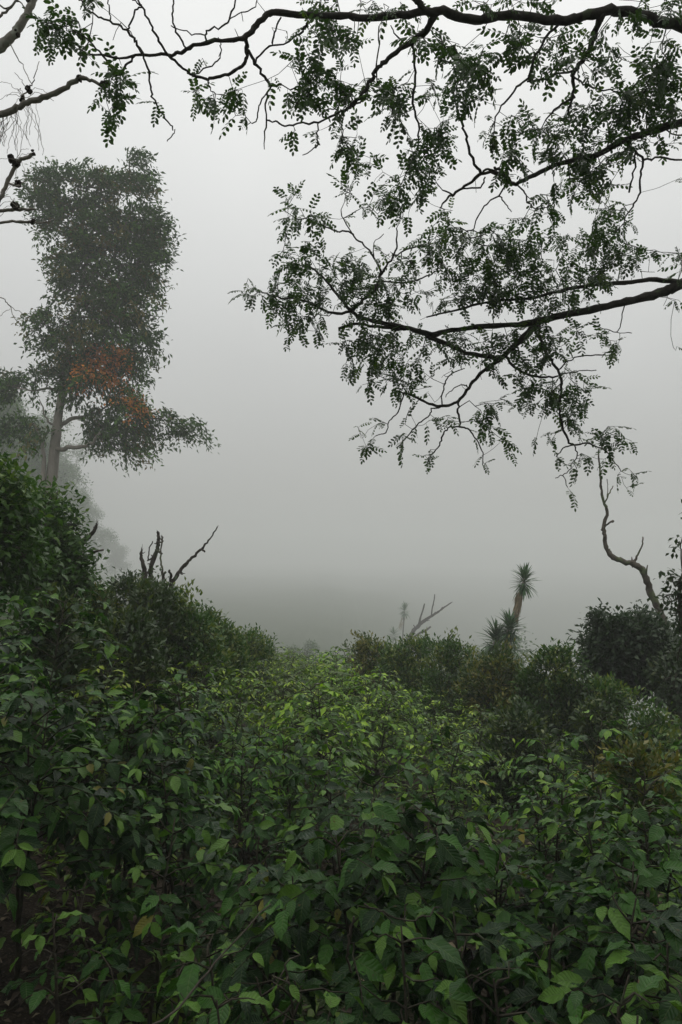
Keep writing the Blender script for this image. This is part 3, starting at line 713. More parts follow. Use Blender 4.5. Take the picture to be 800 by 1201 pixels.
def dry_skirt(root, a, b, r0, r1, n):
    t = RNG.random(n); ax = nrm(b - a); P = a + (b - a) * t[:, None]; az = RNG.uniform(0, 6.28, n)
    q = nrm(np.cross(ax, [0, 1, 0])); r2 = np.cross(ax, q); rad = (q[None] * np.cos(az)[:, None] + r2[None] * np.sin(az)[:, None])
    P = P + rad * (r0 + (r1 - r0) * t)[:, None] * .8
    D = nrm(ax[None] * 1.0 + rad * .22 + RNG.normal(size=(n, 3)) * .08)
    mb = MB(); mb.place(leaf_shape(2, .13, .3, .1, 0, .8, 1, 43), P, frames(D, rad), np.linalg.norm(b - a) * RNG.uniform(.3, .5, n), pick_tone(n)); mb.build('dry_skirt', M_DRY, root, kind='stuff')
def yucca_tall(d, lab):
    b = W(590, 780, d); base = np.array([b[0] - .1, d, gz(b[0], d)]); root = thing('yucca', base, lab, 'yucca')
    pts = smooth_path([base, W(592, 765, d), W(598, 742, d), W(604, 720, d), W(611, 695, d), W(615, 678, d)], 4)
    mb = MB(); mb.tube(pts, np.linspace(.08, .05, len(pts)), 9, .06); mb.build('trunk', M_PALE, root)
    yucca_crown(root, W(614.5, 683, d), W(615.5, 665, d) - W(612, 695, d), .58, 120, lo=-48)
    dry_skirt(root, W(612, 688, d), W(605, 722, d), .11, .05, 110)
    return root
yucca_tall(26.0, 'tall yucca with one round spiky crown over a skirt of dry brown leaves')
for (cx, cy, L_, n, dd, lab) in ((597, 739, .62, 140, 25.6, 'shorter dark yucca right under the tall one, leaning on its trunk'), (581, 752, .72, 115, 25.9, 'lowest yucca crown at the left with paler drooping blades')):
    c = W(cx, cy, dd); base = np.array([c[0] - .15, dd, gz(c[0], dd)]); root = thing('yucca', base, lab, 'yucca')
    mb = MB(); mb.tube(smooth_path([base, base * .5 + c * .5 + np.array([-.05, 0, 0]), c], 4), .08, 8, .05); mb.build('trunk', M_PALE, root)
    yucca_crown(root, c, (.08, 0, 1), L_, n, lo=-40)
    yucca_crown(root, c - np.array([.0, 0, .55]), (.05, 0, 1), L_, 80, lo=-60)
# small far yucca
d = 135.0; c = W(474.5, 717, d); base = np.array([c[0] - .6, d, gz(c[0] - .6, d)]); root = thing('yucca', base, 'small faint yucca far off in the fog left of the leaning dead branch', 'yucca')
mb = MB(); mb.tube(smooth_path([base, base * .4 + c * .6 + np.array([-.2, 0, 0]), c], 5), .13, 8, .05); mb.build('trunk', M_SNAG, root)
yucca_crown(root, c, (.05, 0, 1), 1.45, 70, lo=-50)
dry_skirt(root, W(474, 722, d), W(470, 735, d), .4, .2, 50)
yucca_crown(root, W(462, 745, d), (-.1, 0, 1), 1.5, 50, parts=0, lo=-40)

# ------------------------------------------------------------------ tall tree on the left
TD = 36.0; TK = TD / 28.0
def tall_tree():
    b = W(58, 590, TD); base = np.array([b[0] - .1, TD, gz(b[0], TD)])
    root = thing('tall_tree', base, 'tall column shaped tree on the left with pale trunk and some orange blossom', 'tree')
    pts = smooth_path([base, W(57, 590, TD), W(61, 555, TD), W(65, 520, TD), W(68, 490, TD), W(73, 455, TD), W(77, 425, TD), W(84, 385, TD), W(95, 340, TD), W(105, 290, TD), W(112, 240, TD), W(118, 205, TD)], 4, .02)
    r = np.interp(np.linspace(0, 1, len(pts)), [0, .12, .3, .45, .7, 1], [.30, .23, .18, .12, .07, .03]) * TK
    mb = MB(); mb.tube(pts, r, 14, .03); mb.build('trunk', M_TRUNK, root)
    sk = Skel(); sk.add_path(pts)
    # second thinner stem beside the trunk
    mb = MB(); p2 = smooth_path([W(50, 590, TD - .3), W(50, 560, TD - .3), W(52, 535, TD - .2), W(48, 515, TD), W(40, 497, TD)], 4, .02); mb.tube(p2, np.linspace(.14, .05, len(p2)), 7, .05)
    p3 = smooth_path([W(62, 528, TD), W(80, 525, TD - .3), W(96, 524, TD - .5), W(108, 519, TD - .6), W(118, 506, TD - .7)], 4, .02); mb.tube(p3, np.linspace(.13, .06, len(p3)), 7, .05)
    p4 = smooth_path([W(66, 503, TD), W(80, 493, TD + .3), W(96, 489, TD + .5), W(108, 486, TD + .6)], 4, .02); mb.tube(p4, np.linspace(.13, .06, len(p4)), 7, .05)
    p5 = smooth_path([W(70, 458, TD), W(55, 455, TD - .3), W(40, 458, TD - .5), W(20, 455, TD - .6)], 4, .02); mb.tube(p5, np.linspace(.08, .03, len(p5)), 7, .05)
    p6 = smooth_path([W(64, 500, TD), W(55, 492, TD - .3), W(50, 478, TD - .5), W(46, 468, TD - .6)], 4, .02); mb.tube(p6, np.linspace(.06, .02, len(p6)), 7, .05)
    mb.build('limb', M_TRUNK, root)
    for q in (p2, p3, p4, p5): sk.add_path(q, 0)
    B = [(68, 212, 26, 16), (50, 232, 14, 10), (112, 212, 26, 17), (154, 190, 11, 7), (155, 215, 24, 18), (62, 252, 24, 22), (108, 258, 45, 32), (165, 262, 26, 22), (178, 282, 18, 20), (96, 305, 38, 30), (150, 302, 40, 26),
         (118, 348, 42, 30), (160, 335, 28, 25), (80, 330, 14, 18), (98, 388, 32, 26), (142, 382, 36, 24), (176, 400, 14, 8), (50, 378, 13, 14), (62, 398, 15, 12), (112, 428, 30, 24), (148, 428, 22, 24), (92, 440, 20, 22), (142, 468, 26, 20), (84, 448, 16, 14), (80, 425, 14, 14), (115, 488, 16, 10), (165, 495, 18, 24), (130, 508, 22, 14), (108, 505, 8, 10), (150, 525, 14, 10),
         (198, 490, 14, 5), (218, 500, 16, 6), (205, 508, 10, 5),
         (15, 446, 16, 9), (8, 462, 14, 11), (48, 440, 16, 8), (22, 497, 20, 7), (45, 510, 18, 6), (5, 508, 12, 8)]
    A = []
    for px, py, rx, ry in B:
        n = int(rx * ry * .056) + 3; a = RNG.uniform(0, 6.28, n); q = np.sqrt(RNG.random(n)) * (1 + .12 * RNG.normal(size=n))
        for i in range(n): A.append(W(px + math.cos(a[i]) * q[i] * rx * .82, py + math.sin(a[i]) * q[i] * ry * .86, TD + RNG.normal() * min(rx, 30) * MPP(TD) * .6))
    A = np.array(A); sk.grow(A, step=.6, wig=.2, sag=.12)
    R = sk.radii(.018, .4); mb = MB(); sk.tubes(mb, np.minimum(R, .14), skip=5, rough=.05); mb.build('branches', M_SNAG, root)
    per = 44; n = len(A) * per; kk = np.repeat(np.arange(len(A)), per)
    axis = W(100, 350, TD); out = nrm((A - axis) * np.array([1, 1, .15])); az = nrm(out + RNG.normal(size=A.shape) * .6)
    t = RNG.random(n); L0 = 1.35
    pos = A[kk] + az[kk] * (t[:, None] - .3) * L0 + np.stack([0 * t, 0 * t, .12 - .42 * t ** 2], 1) * L0 + RNG.normal(size=(n, 3)) * np.array([.2, .2, .10])
    dd = nrm(az[kk] + RNG.normal(size=(n, 3)) * .8); dd[:, 2] -= .35 * RNG.random(n)
    tone = np.clip(RNG.random(len(A))[kk] * .75 + RNG.random(n) * .25, 0, .999)  # wide tone steps between clusters paint light and dark into the crown
    px, py, f = to_px(A)
    orange = ((np.hypot((px - 122) / 27, (py - 435) / 30) < 1) | (np.hypot((px - 164) / 11, (py - 468) / 28) < 1) | (np.hypot((px - 75) / 10, (py - 222) / 8) < 0)) & (RNG.random(len(A)) < .55)
    T = rhomb(.42, .15); ms = ~orange[kk]; mb = MB(); nn = np.array([0, 0, 1.]) + RNG.normal(size=(n, 3)) * .6
    mb.place(T, pos[ms], frames(dd[ms], nn[ms]), RNG.uniform(.16, .32, ms.sum()), tone[ms], (RNG.random(len(A)) < .10)[kk[ms]] * .7); mb.build('crown', M_TALL, root, kind='stuff')
    ms = orange[kk]; ms2 = ms & (A[kk][:, 1] < TD + 1.6); mb = MB(); pos2 = pos[ms2] + np.array([0, -.6, .1])
    mb.place(rhomb(.6, .1), pos2, frames(dd[ms2], nn[ms2]), RNG.uniform(.12, .21, ms2.sum()), tone[ms2]); mb.build('orange_blossom', M_BLOSSOM, root, kind='stuff')
    ms3 = ms & (RNG.random(n) < .6); mb = MB(); mb.place(T, pos[ms3], frames(dd[ms3], nn[ms3]), RNG.uniform(.19, .37, ms3.sum()), tone[ms3]); mb.build('inner_foliage', M_TALL, root, kind='stuff')
    return root
tall_tree()

# ------------------------------------------------------------------ trees dissolving in the fog
MV = []
for v in range(4):
    H = 9.0; tr = smooth_path([np.array([0, 0, -.5]), np.array([.2, .1, 3]), np.array([-.1, 0, 6]), np.array([.1, 0, 8.3])], 5, .03)
    B = [];
    for i in range(9): B.append((np.array([RNG.normal() * 1.2, RNG.normal() * 1.2, 3.6 + i * .55]), np.array([1.4, 1.4, 1.0]) * RNG.uniform(.7, 1.2), 1))
    k = RNG.choice(9, 170); vv = nrm(RNG.normal(size=(170, 3))); A = np.array([B[i][0] for i in k]) + vv * np.array([B[i][1] for i in k]) * RNG.uniform(.4, 1, (170, 1))
    sk = Skel(); sk.add_path(tr); sk.grow(A, .5, .2); mb = MB(); sk.tubes(mb, np.minimum(sk.radii(.02, .42), .2)); tm = mb.mesh('misty_trunk', M_SNAG)
    n = 170 * 40; kk = np.repeat(np.arange(170), 40); mb = MB()
    mb.place(rhomb(.5, .15), A[kk] + RNG.normal(size=(n, 3)) * .32, frames(nrm(RNG.normal(size=(n, 3))), RNG.normal(size=(n, 3)) + [0, 0, 1]), RNG.uniform(.16, .28, n), pick_tone(n)); cm = mb.mesh('misty_crown', M_TALL)
    MV.append((tm, cm))
def misty(px, d, s, lab, grp, sink=0):
    x = W(px, 646, d)[0]; tm, cm = MV[RNG.integers(4)]
    t = thing('misty_tree', (x, d, gz(x, d) - .3 - sink * 9 * s), lab, 'tree', grp); t.rotation_euler = (0, 0, RNG.uniform(0, 6.28)); t.scale = (s * RNG.uniform(.8, 1.2), s, s)
    for nm, me, kd in (('trunk', tm, None), ('crown', cm, 'stuff')):
        o = bpy.data.objects.new(nm, me); COL.objects.link(o); o.parent = t
        if kd: o['kind'] = kd
G1 = 'trees fading in the fog on the left hillside'; L1_ = 'tree fading to grey in the fog on the left hillside behind the tall tree'
for px, d, s in ((-70, 66, 1.5), (-35, 64, 1.5), (-12, 75, 1.5), (10, 84, 1.5), (25, 78, 1.2), (44, 105, 1.6), (-20, 98, 1.8), (20, 112, 1.9), (62, 130, 1.6), (2, 135, 2.2), (84, 160, 1.7), (96, 190, 1.8), (50, 165, 2.2), (-50, 92, 1.8), (85, 220, 2.3), (112, 240, 1.9), (135, 280, 2.3), (70, 280, 2.6), (20, 240, 2.8)):
    misty(px, d * 1.35, s * 1.35, L1_, G1)
G3 = 'small trees in the mist just beyond the brow'; L3_ = 'small misty tree just beyond the brow of the field'
for px, d, s in ((570, 100, .95), (548, 125, .85), (358, 120, .8), (300, 130, .9)):
    x = W(px, 646, d)[0]; misty(px, d, s * (EYE + 0 - gz(x, d) - MPP(d) * 88) / 9.0, L3_, G3)
# unseen trees added behind the viewpoint to block light from that side
for i, (x, y, s) in enumerate(((-9, -5, 1.0), (-4.5, -7, 1.1), (0, -8, 1.15), (4.5, -7, 1.1), (9, -5, 1.0), (-7, -11, 1.2), (2.5, -12, 1.3), (-13, -1, 1.1), (13, 0, 1.1))):
    tm, cm = MV[i % 4]; t = thing('added_shade_tree', (x, y, gz(x, y) - 2.2), 'unseen dense tree added behind the viewpoint to shade the foreground', 'tree', 'added shade trees behind the viewpoint'); t.rotation_euler = (0, 0, i); t.scale = (s * 1.2, s * 1.2, s)
    for nm, me, kd in (('trunk', tm, None), ('crown', cm, 'stuff')):
        o = bpy.data.objects.new(nm, me); COL.objects.link(o); o.parent = t
        if kd: o['kind'] = kd

# ------------------------------------------------------------------ overhanging tree (trunk outside the frame on the right)
def dep(px, py):
    a = np.interp(py, [0, 120, 200, 290, 600], [4.7, 5.2, 5.8, 6.8, 7.1]); return float(a - .5 * np.interp(px, [0, 330], [1, 0]) * (py < 200))
TRUNK_X, TRUNK_Y = 6.6, 7.2
LIMBS = [ # main limbs: (px, py, half width px)
 [(860, 62, 8), (800, 32, 7.5), (770, 24, 7), (745, 15, 6.6), (715, 12, 6.5), (690, 17, 6.5), (665, 23, 6.4), (640, 23, 6.2), (600, 17, 6), (575, 22, 6), (550, 23, 6), (520, 14, 6), (500, 13, 5.6), (470, 18, 4.8), (430, 20, 4.6), (400, 19, 4.4), (350, 17, 4.3), (320, 15, 4.2), (310, 20, 4), (298, 33, 3.8), (285, 45, 3.4), (260, 48, 2.6), (228, 54, 2.7), (212, 62, 2.4), (200, 64, 2.1), (175, 65, 2), (140, 67, 1.5), (100, 63, 1.2)],
 [(870, 128, 6), (800, 143, 5.5), (770, 152, 5), (745, 160, 4.6), (725, 168, 4), (700, 182, 3.6), (680, 186, 3.4), (650, 195, 3), (620, 208, 3), (602, 216, 2.5), (590, 203, 2.2), (580, 196, 1.8)],
 [(880, 312, 9), (800, 333, 7.5), (780, 342, 6.5), (750, 350, 5.5), (720, 357, 5), (690, 363, 4.8), (660, 370, 4.6), (625, 378, 4.4), (600, 381, 3.6), (560, 383, 3.2), (530, 388, 3.2), (505, 392, 3.6), (480, 385, 3.4), (455, 380, 3), (425, 373, 2.6), (410, 363, 2.2), (395, 345, 1.8), (378, 325, 1.4), (360, 310, 1)],
 [(803, 332, 4), (770, 328, 3.2), (740, 331, 3), (710, 333, 2.6), (680, 336, 2.4), (650, 343, 2.2), (620, 350, 2), (590, 352, 1.8), (560, 357, 1.6), (530, 365, 1.3), (500, 372, 1)],
 [(632, 377, 4.6), (615, 395, 4.6), (600, 408, 3.8), (588, 420, 3.4), (575, 430, 2.6), (560, 442, 2.3), (550, 455, 2), (540, 468, 2), (530, 474, 2), (515, 476, 1.8), (500, 472, 1.6), (485, 464, 1.5), (470, 460, 1.2)],
]
SECOND = [
 [(500, 12, 4), (490, 2, 4), (478, -15, 3.6)],
 [(285, 45, 2.4), (288, 62, 2.2), (287, 72, 2), (280, 80, 1.9), (268, 87, 1.8), (250, 92, 1.7), (238, 92, 1.6), (222, 86, 1.5), (208, 74, 1.5), (195, 60, 1.5), (185, 44, 1.4), (176, 27, 1.3), (166, 8, 1.2), (160, -8, 1)],
 [(286, 48, 2.2), (292, 62, 2), (300, 76, 1.8), (312, 93, 1.6), (320, 100, 1.6), (330, 99, 1.5)],
 [(316, 101, 1.2), (311, 122, 1), (312, 148, .9), (310, 175, .5)],
 [(314, 103, .9), (304, 122, .8), (302, 140, .8), (290, 146, .4)],
 [(311, 136, .9), (325, 141, 1), (335, 147, 1), (350, 144, 1.1), (375, 143, 1.2), (400, 131, 1.4), (418, 122, 1.2), (432, 112, 1)],
 [(376, 143, .9), (373, 158, .9), (373, 171, .8), (355, 182, .5)],
 [(300, 74, 1), (305, 65, 1.1), (320, 53, 1.1), (322, 40, 1), (330, 20, .9)],
 [(320, 53, .9), (345, 45, 1.1), (356, 34, 1.5), (362, 24, 1.2)],
 [(168, 64, 1.8), (162, 52, 1.6), (156, 43, 1.5), (145, 34, 1.3), (132, 26, 1.3), (118, 20, 1.1), (106, 15, 1), (98, 5, .9), (90, -8, .8)],
 [(158, 43, 1), (158, 28, 1), (160, 14, 1), (167, 8, .9), (156, 0, .7), (150, -6, .6)],
 [(132, 26, .9), (130, 12, .8), (128, -5, .7)],
 [(164, 68, 1.4), (172, 78, 1.2), (177, 98, 1.1), (180, 115, 1.1), (188, 130, 1), (200, 147, .9), (205, 155, .6), (196, 166, .5)],
 [(163, 69, 1.5), (150, 79, 1.4), (140, 89, 1.3), (128, 75, 1.2), (114, 58, 1), (102, 46, .9), (94, 40, .7)],
 [(239, 50, 1.2), (239, 41, 1.2), (246, 34, 1.1), (264, 30, 1.1), (270, 19, 1), (277, -4, .9)],
 [(268, 28, .7), (283, 18, .7), (298, 8, .7), (305, -4, .6)],
 [(236, 47, .8), (218, 39, .7), (200, 31, .6)], [(218, 56, 1.2), (210, 40, 1.2), (203, 27, 1.1), (203, 8, 1), (204, -6, .8)],
 [(226, 88, .8), (244, 80, .8), (256, 72, .8), (260, 58, .7), (256, 44, .6)],
 [(238, 92, .8), (243, 103, .7), (252, 110, .6)],
 [(516, 18, 4.2), (505, 30, 4), (492, 43, 3.5), (470, 58, 2.8), (452, 72, 2.6), (442, 82, 2.4), (433, 97, 2.2), (424, 111, 2), (412, 123, 1.9), (402, 133, 1.4)],
 [(490, 45, 1.6), (487, 70, 1.4), (488, 95, 1.4), (484, 117, 1.4), (488, 135, 1.2), (491, 150, 1.1), (491, 168, .9)],
 [(443, 81, .9), (445, 60, .8), (445, 30, .7)], [(443, 81, .9), (443, 98, .7)], [(474, 55, 1), (464, 42, .9), (458, 30, .6)], [(493, 45, .8), (505, 60, .8), (520, 76, .6)], [(402, 132, 1), (393, 128, .8), (383, 130, .6)],
 [(704, -10, 3), (703, 14, 4), (699, 30, 3.6), (692, 52, 3.2), (682, 72, 2.8), (672, 88, 2.5), (674, 105, 1.8), (670, 120, 1.4), (665, 135, 1)],
 [(674, 107, 1.4), (655, 122, 1.3), (640, 140, 1)], [(673, 90, 1.2), (690, 100, 1), (705, 104, 1), (725, 108, .8)],
 [(658, 28, 1.6), (640, 45, 1.6), (628, 65, 1.5), (618, 92, 1.4), (602, 108, 1.3), (588, 125, 1), (577, 148, .8)], [(655, 85, 1.3), (635, 92, 1.2), (615, 96, 1)],
 [(603, 215, 2.2), (585, 204, 1.8), (565, 204, 1.9), (550, 216, 1.6), (535, 225, 1.6), (523, 235, 1.1), (516, 244, .8)],
 [(563, 204, 1.8), (555, 190, 1.6), (549, 172, 1.5), (545, 155, 1.4), (540, 140, 1.3), (536, 130, 1)],
 [(566, 204, 1.3), (573, 198, 1.4), (586, 203, 1.5)], [(534, 224, 1), (520, 221, .8)], [(548, 222, 1), (565, 220, 1), (570, 208, .9)],
 [(602, 215, 1.3), (590, 226, 1), (572, 240, .9), (560, 255, .8), (555, 270, .6)], [(586, 228, .8), (593, 238, .7), (600, 248, .6)], [(603, 216, 1), (617, 227, .9), (618, 237, .8), (628, 245, .6)],
 [(742, 162, 1.4), (748, 178, 1.4), (756, 187, 1.4), (751, 205, 1.2), (750, 225, 1.1), (742, 243, 1), (732, 258, .8)],
 [(756, 187, 1.3), (775, 185, 1.1), (800, 187, 1), (830, 184, 1)], [(746, 182, 1), (743, 205, 1), (738, 226, 1.1)], [(774, 152, .8), (800, 160, .8), (830, 150, .8)],
 [(588, 421, 3), (570, 419, 2.6), (545, 413, 2.4), (520, 402, 2.6), (500, 394, 2.6)],
 [(538, 470, 1.2), (537, 480, 1.1), (539, 492, 1.2), (538, 500, 1.1), (526, 502, .9), (520, 510, .9), (515, 523, .8), (506, 533, .7), (500, 546, .5)],
 [(539, 500, 1), (549, 503, .9), (557, 512, .8), (565, 527, .7), (566, 546, .5)],
 [(519, 475, .9), (505, 480, .8), (502, 488, .8), (490, 497, .8), (478, 512, .7), (465, 525, .5)], [(471, 478, .9), (465, 490, .8), (456, 497, .7), (452, 508, .7), (440, 512, .5)],
 [(517, 474, .8), (518, 460, .8), (523, 446, .7), (530, 438, .7), (545, 432, .6)], [(553, 458, .8), (545, 452, .7), (530, 458, .6), (523, 466, .4)],
 [(411, 366, 2.6), (425, 352, 2), (438, 342, 1.9), (444, 330, 1.8), (446, 318, 1.5), (440, 303, 1.2), (430, 290, 1), (418, 280, 1), (409, 272, 1), (395, 271, .9), (378, 264, .8), (358, 256, .6)],
 [(444, 325, 1.4), (455, 309, 1.2), (463, 298, 1.1), (466, 285, 1), (465, 268, .8)], [(465, 297, .9), (482, 291, .8), (498, 288, .6)], [(409, 272, .8), (402, 258, .7), (399, 245, .5)], [(438, 302, .6), (438, 284, .5), (450, 274, .4)],
 [(446, 332, .9), (475, 333, .9), (500, 325, .8), (512, 318, .6)],
 [(397, 386, 1.6), (383, 376, 1.5), (368, 362, 1.4), (350, 352, 1), (330, 350, .9), (312, 344, .8), (300, 342, .5)],
 [(480, 385, 2), (450, 384, 1.8), (420, 380, 1.6), (397, 386, 1.6)],
 [(636, 378, 1.8), (636, 398, 1.8), (642, 415, 1.7), (652, 430, 1.6), (658, 442, 1.6), (659, 458, 1.5), (656, 475, 1.4), (657, 490, 1.4), (661, 505, 1.3), (667, 517, 1.3), (673, 522, 1.1), (688, 520, .9), (702, 525, .8), (714, 532, .7)],
 [(673, 522, .8), (660, 525, .8), (652, 536, .5)], [(674, 523, .8), (677, 535, .6)], [(672, 538, .6), (667, 550, .6), (662, 557, .6), (651, 561, .4)], [(663, 556, .5), (667, 571, .4)], [(718, 535, .6), (724, 545, .6), (729, 553, .5)],
 [(658, 430, 1), (668, 422, .8), (682, 417, .8), (704, 416, .7), (718, 412, .5)], [(660, 438, .8), (680, 435, .6), (700, 434, .5)], [(590, 421, 1.8), (604, 432, 1.6), (618, 440, 1.4), (640, 442, 1.2), (655, 441, 1)],
 [(735, 353, .7), (730, 368, .7), (725, 388, .6), (712, 386, .4), (690, 378, .4)], [(725, 388, .4), (742, 390, .3)],
]
BLOBS = [ # px, py, rx, ry, leaves
 (58, 28, 20, 14, 10), (72, 48, 24, 18, 16), (90, 40, 12, 14, 8), (135, 100, 22, 16, 15), (132, 130, 12, 16, 8), (105, 3, 7, 10, 4), (145, 75, 6, 6, 2), (186, 128, 6, 6, 2), (238, 68, 5, 5, 1),
 (240, 115, 22, 8, 10), (272, 118, 22, 14, 12), (275, 138, 14, 10, 6),
 (375, 38, 18, 14, 12), (400, 45, 18, 16, 14), (378, 8, 28, 8, 10), (420, 6, 30, 8, 8), (360, 80, 24, 14, 14), (380, 100, 32, 24, 38), (400, 120, 14, 16, 12), (355, 112, 18, 20, 14), (358, 157, 14, 6, 4), (320, 92, 8, 6, 2), (332, 35, 8, 6, 2),
 (408, 165, 14, 22, 18), (420, 190, 16, 18, 14), (400, 140, 12, 10, 6), (418, 50, 10, 10, 4), (424, 95, 5, 12, 3), (445, 112, 22, 10, 14), (470, 125, 20, 20, 22), (465, 95, 8, 14, 5),
 (505, 45, 26, 10, 12), (470, 8, 22, 8, 8), (545, 68, 26, 20, 28), (548, 100, 24, 26, 38), (515, 110, 14, 16, 12), (520, 62, 12, 12, 8), (595, 55, 12, 18, 12), (560, 5, 20, 6, 6), (600, 5, 26, 8, 12), (640, 4, 14, 6, 4),
 (505, 170, 26, 20, 30), (495, 195, 22, 18, 24), (525, 150, 16, 16, 12), (458, 215, 22, 14, 18), (475, 238, 28, 18, 34), (440, 245, 20, 12, 12), (405, 228, 16, 12, 9), (525, 250, 10, 8, 5), (500, 215, 12, 12, 10),
 (345, 232, 12, 10, 6), (350, 252, 18, 12, 12), (372, 262, 14, 8, 8), (335, 270, 10, 10, 4), (408, 258, 8, 6, 3), (365, 285, 10, 8, 4), (340, 245, 8, 6, 3),
 (345, 305, 18, 12, 14), (345, 335, 32, 24, 46), (325, 352, 20, 16, 20), (365, 365, 24, 18, 28), (292, 346, 12, 6, 6), (335, 388, 7, 16, 7), (300, 330, 10, 8, 3), (375, 320, 16, 14, 12), (360, 390, 14, 6, 6),
 (405, 315, 24, 16, 24), (425, 335, 26, 18, 28), (400, 345, 24, 14, 20), (450, 300, 14, 8, 7), (470, 320, 20, 18, 18), (460, 350, 30, 16, 30), (430, 372, 30, 12, 22),
 (420, 405, 26, 14, 24), (450, 405, 26, 18, 30), (420, 430, 18, 10, 10), (450, 430, 24, 16, 20), (465, 452, 22, 14, 16), (485, 430, 16, 18, 12), (438, 455, 14, 8, 5), (502, 455, 7, 14, 4), (490, 400, 20, 12, 14),
 (505, 285, 16, 18, 18), (530, 275, 22, 12, 14), (520, 305, 24, 16, 24), (545, 290, 22, 12, 14), (560, 318, 30, 18, 36), (520, 345, 28, 16, 26), (560, 350, 30, 18, 34),
 (600, 280, 22, 18, 24), (585, 300, 24, 18, 26), (615, 310, 26, 24, 40), (600, 340, 34, 18, 40), (640, 285, 24, 14, 18), (650, 325, 26, 20, 32), (640, 355, 34, 16, 30), (575, 278, 14, 10, 8),
 (690, 285, 20, 14, 18), (700, 310, 24, 20, 30), (720, 290, 20, 20, 22), (735, 310, 14, 12, 10), (755, 300, 16, 8, 8), (700, 335, 30, 8, 12), (680, 350, 20, 8, 8),
 (715, 245, 18, 14, 14), (705, 262, 16, 12, 12), (730, 270, 14, 10, 8), (635, 240, 18, 12, 12), (650, 255, 16, 8, 8), (660, 220, 20, 12, 12), (700, 225, 20, 12, 14), (625, 262, 12, 8, 5),
 (575, 155, 18, 12, 10), (610, 150, 24, 18, 22), (640, 165, 28, 18, 30), (600, 178, 20, 12, 12), (630, 60, 22, 14, 12), (640, 85, 18, 12, 10), (655, 50, 14, 12, 8), (610, 30, 16, 10, 8), (600, 200, 18, 10, 8),
 (675, 60, 16, 20, 12), (700, 55, 18, 18, 12), (690, 80, 20, 14, 12), (720, 70, 12, 18, 9), (680, 140, 28, 18, 30), (700, 165, 30, 20, 34), (720, 115, 22, 14, 16), (735, 130, 26, 22, 36), (665, 185, 26, 14, 20), (680, 205, 26, 12, 18),
 (770, 70, 24, 20, 24), (775, 100, 26, 22, 36), (760, 125, 28, 18, 28), (790, 60, 14, 20, 12), (740, 15, 14, 14, 8), (770, 8, 24, 10, 14), (790, 20, 12, 12, 8), (790, 130, 14, 18, 12), (755, 165, 22, 12, 12), (780, 168, 14, 8, 5), (730, 190, 16, 10, 8), (745, 180, 12, 12, 6), (700, 195, 18, 14, 12),
 (795, 300, 10, 12, 6), (798, 320, 8, 16, 6), (796, 352, 6, 8, 3), (799, 410, 7, 5, 2), (800, 205, 6, 14, 3),
 (530, 420, 20, 12, 10), (520, 400, 18, 12, 10), (560, 400, 28, 14, 18), (590, 395, 22, 12, 14), (575, 425, 18, 8, 6), (600, 400, 20, 14, 12), (580, 440, 14, 8, 4),
 (640, 395, 24, 14, 20), (625, 420, 20, 18, 18), (650, 410, 22, 14, 14), (620, 445, 20, 16, 18), (640, 465, 24, 18, 26), (670, 450, 18, 16, 18), (672, 475, 20, 14, 18), (615, 475, 12, 10, 8), (655, 490, 22, 8, 10), (690, 460, 8, 10, 4), (665, 395, 16, 12, 8), (685, 395, 10, 8, 3),
 (712, 402, 14, 8, 8), (725, 415, 12, 5, 6), (700, 395, 6, 5, 2),
 (575, 480, 18, 8, 10), (568, 500, 12, 14, 10), (585, 475, 10, 8, 4), (560, 515, 8, 6, 3), (590, 520, 10, 10, 6), (565, 540, 4, 12, 3), (596, 530, 5, 8, 2),
 (515, 492, 14, 7, 6), (505, 498, 6, 5, 2), (503, 525, 5, 6, 2), (500, 540, 6, 8, 4), (478, 512, 10, 6, 4), (465, 522, 8, 7, 3), (440, 500, 10, 6, 4), (422, 506, 8, 5, 3), (434, 525, 8, 7, 4), (488, 500, 5, 5, 1), (475, 490, 8, 4, 2),
 (650, 515, 14, 5, 4), (634, 518, 8, 4, 2), (670, 508, 12, 8, 7), (700, 516, 10, 5, 4), (708, 505, 8, 10, 4), (715, 518, 14, 8, 8), (712, 535, 8, 8, 4), (732, 518, 10, 6, 4), (683, 540, 14, 7, 8), (676, 550, 6, 6, 3), (655, 537, 8, 3, 2), (735, 558, 14, 6, 6), (738, 572, 5, 8, 2), (667, 578, 5, 5, 2), (727, 505, 8, 3, 1),
]
PIN = [pinnate(5, 101), pinnate(4, 102), pinnate(6, 103), pinnate(5, 104), pinnate(4, 105)]
PIN_LOW = [pinnate(6, 111, True), pinnate(5, 112, True)]
PIN_ME = [[tmpl_mesh('compound_leaf_shape', T, M_CANOPY) for T in PIN]]
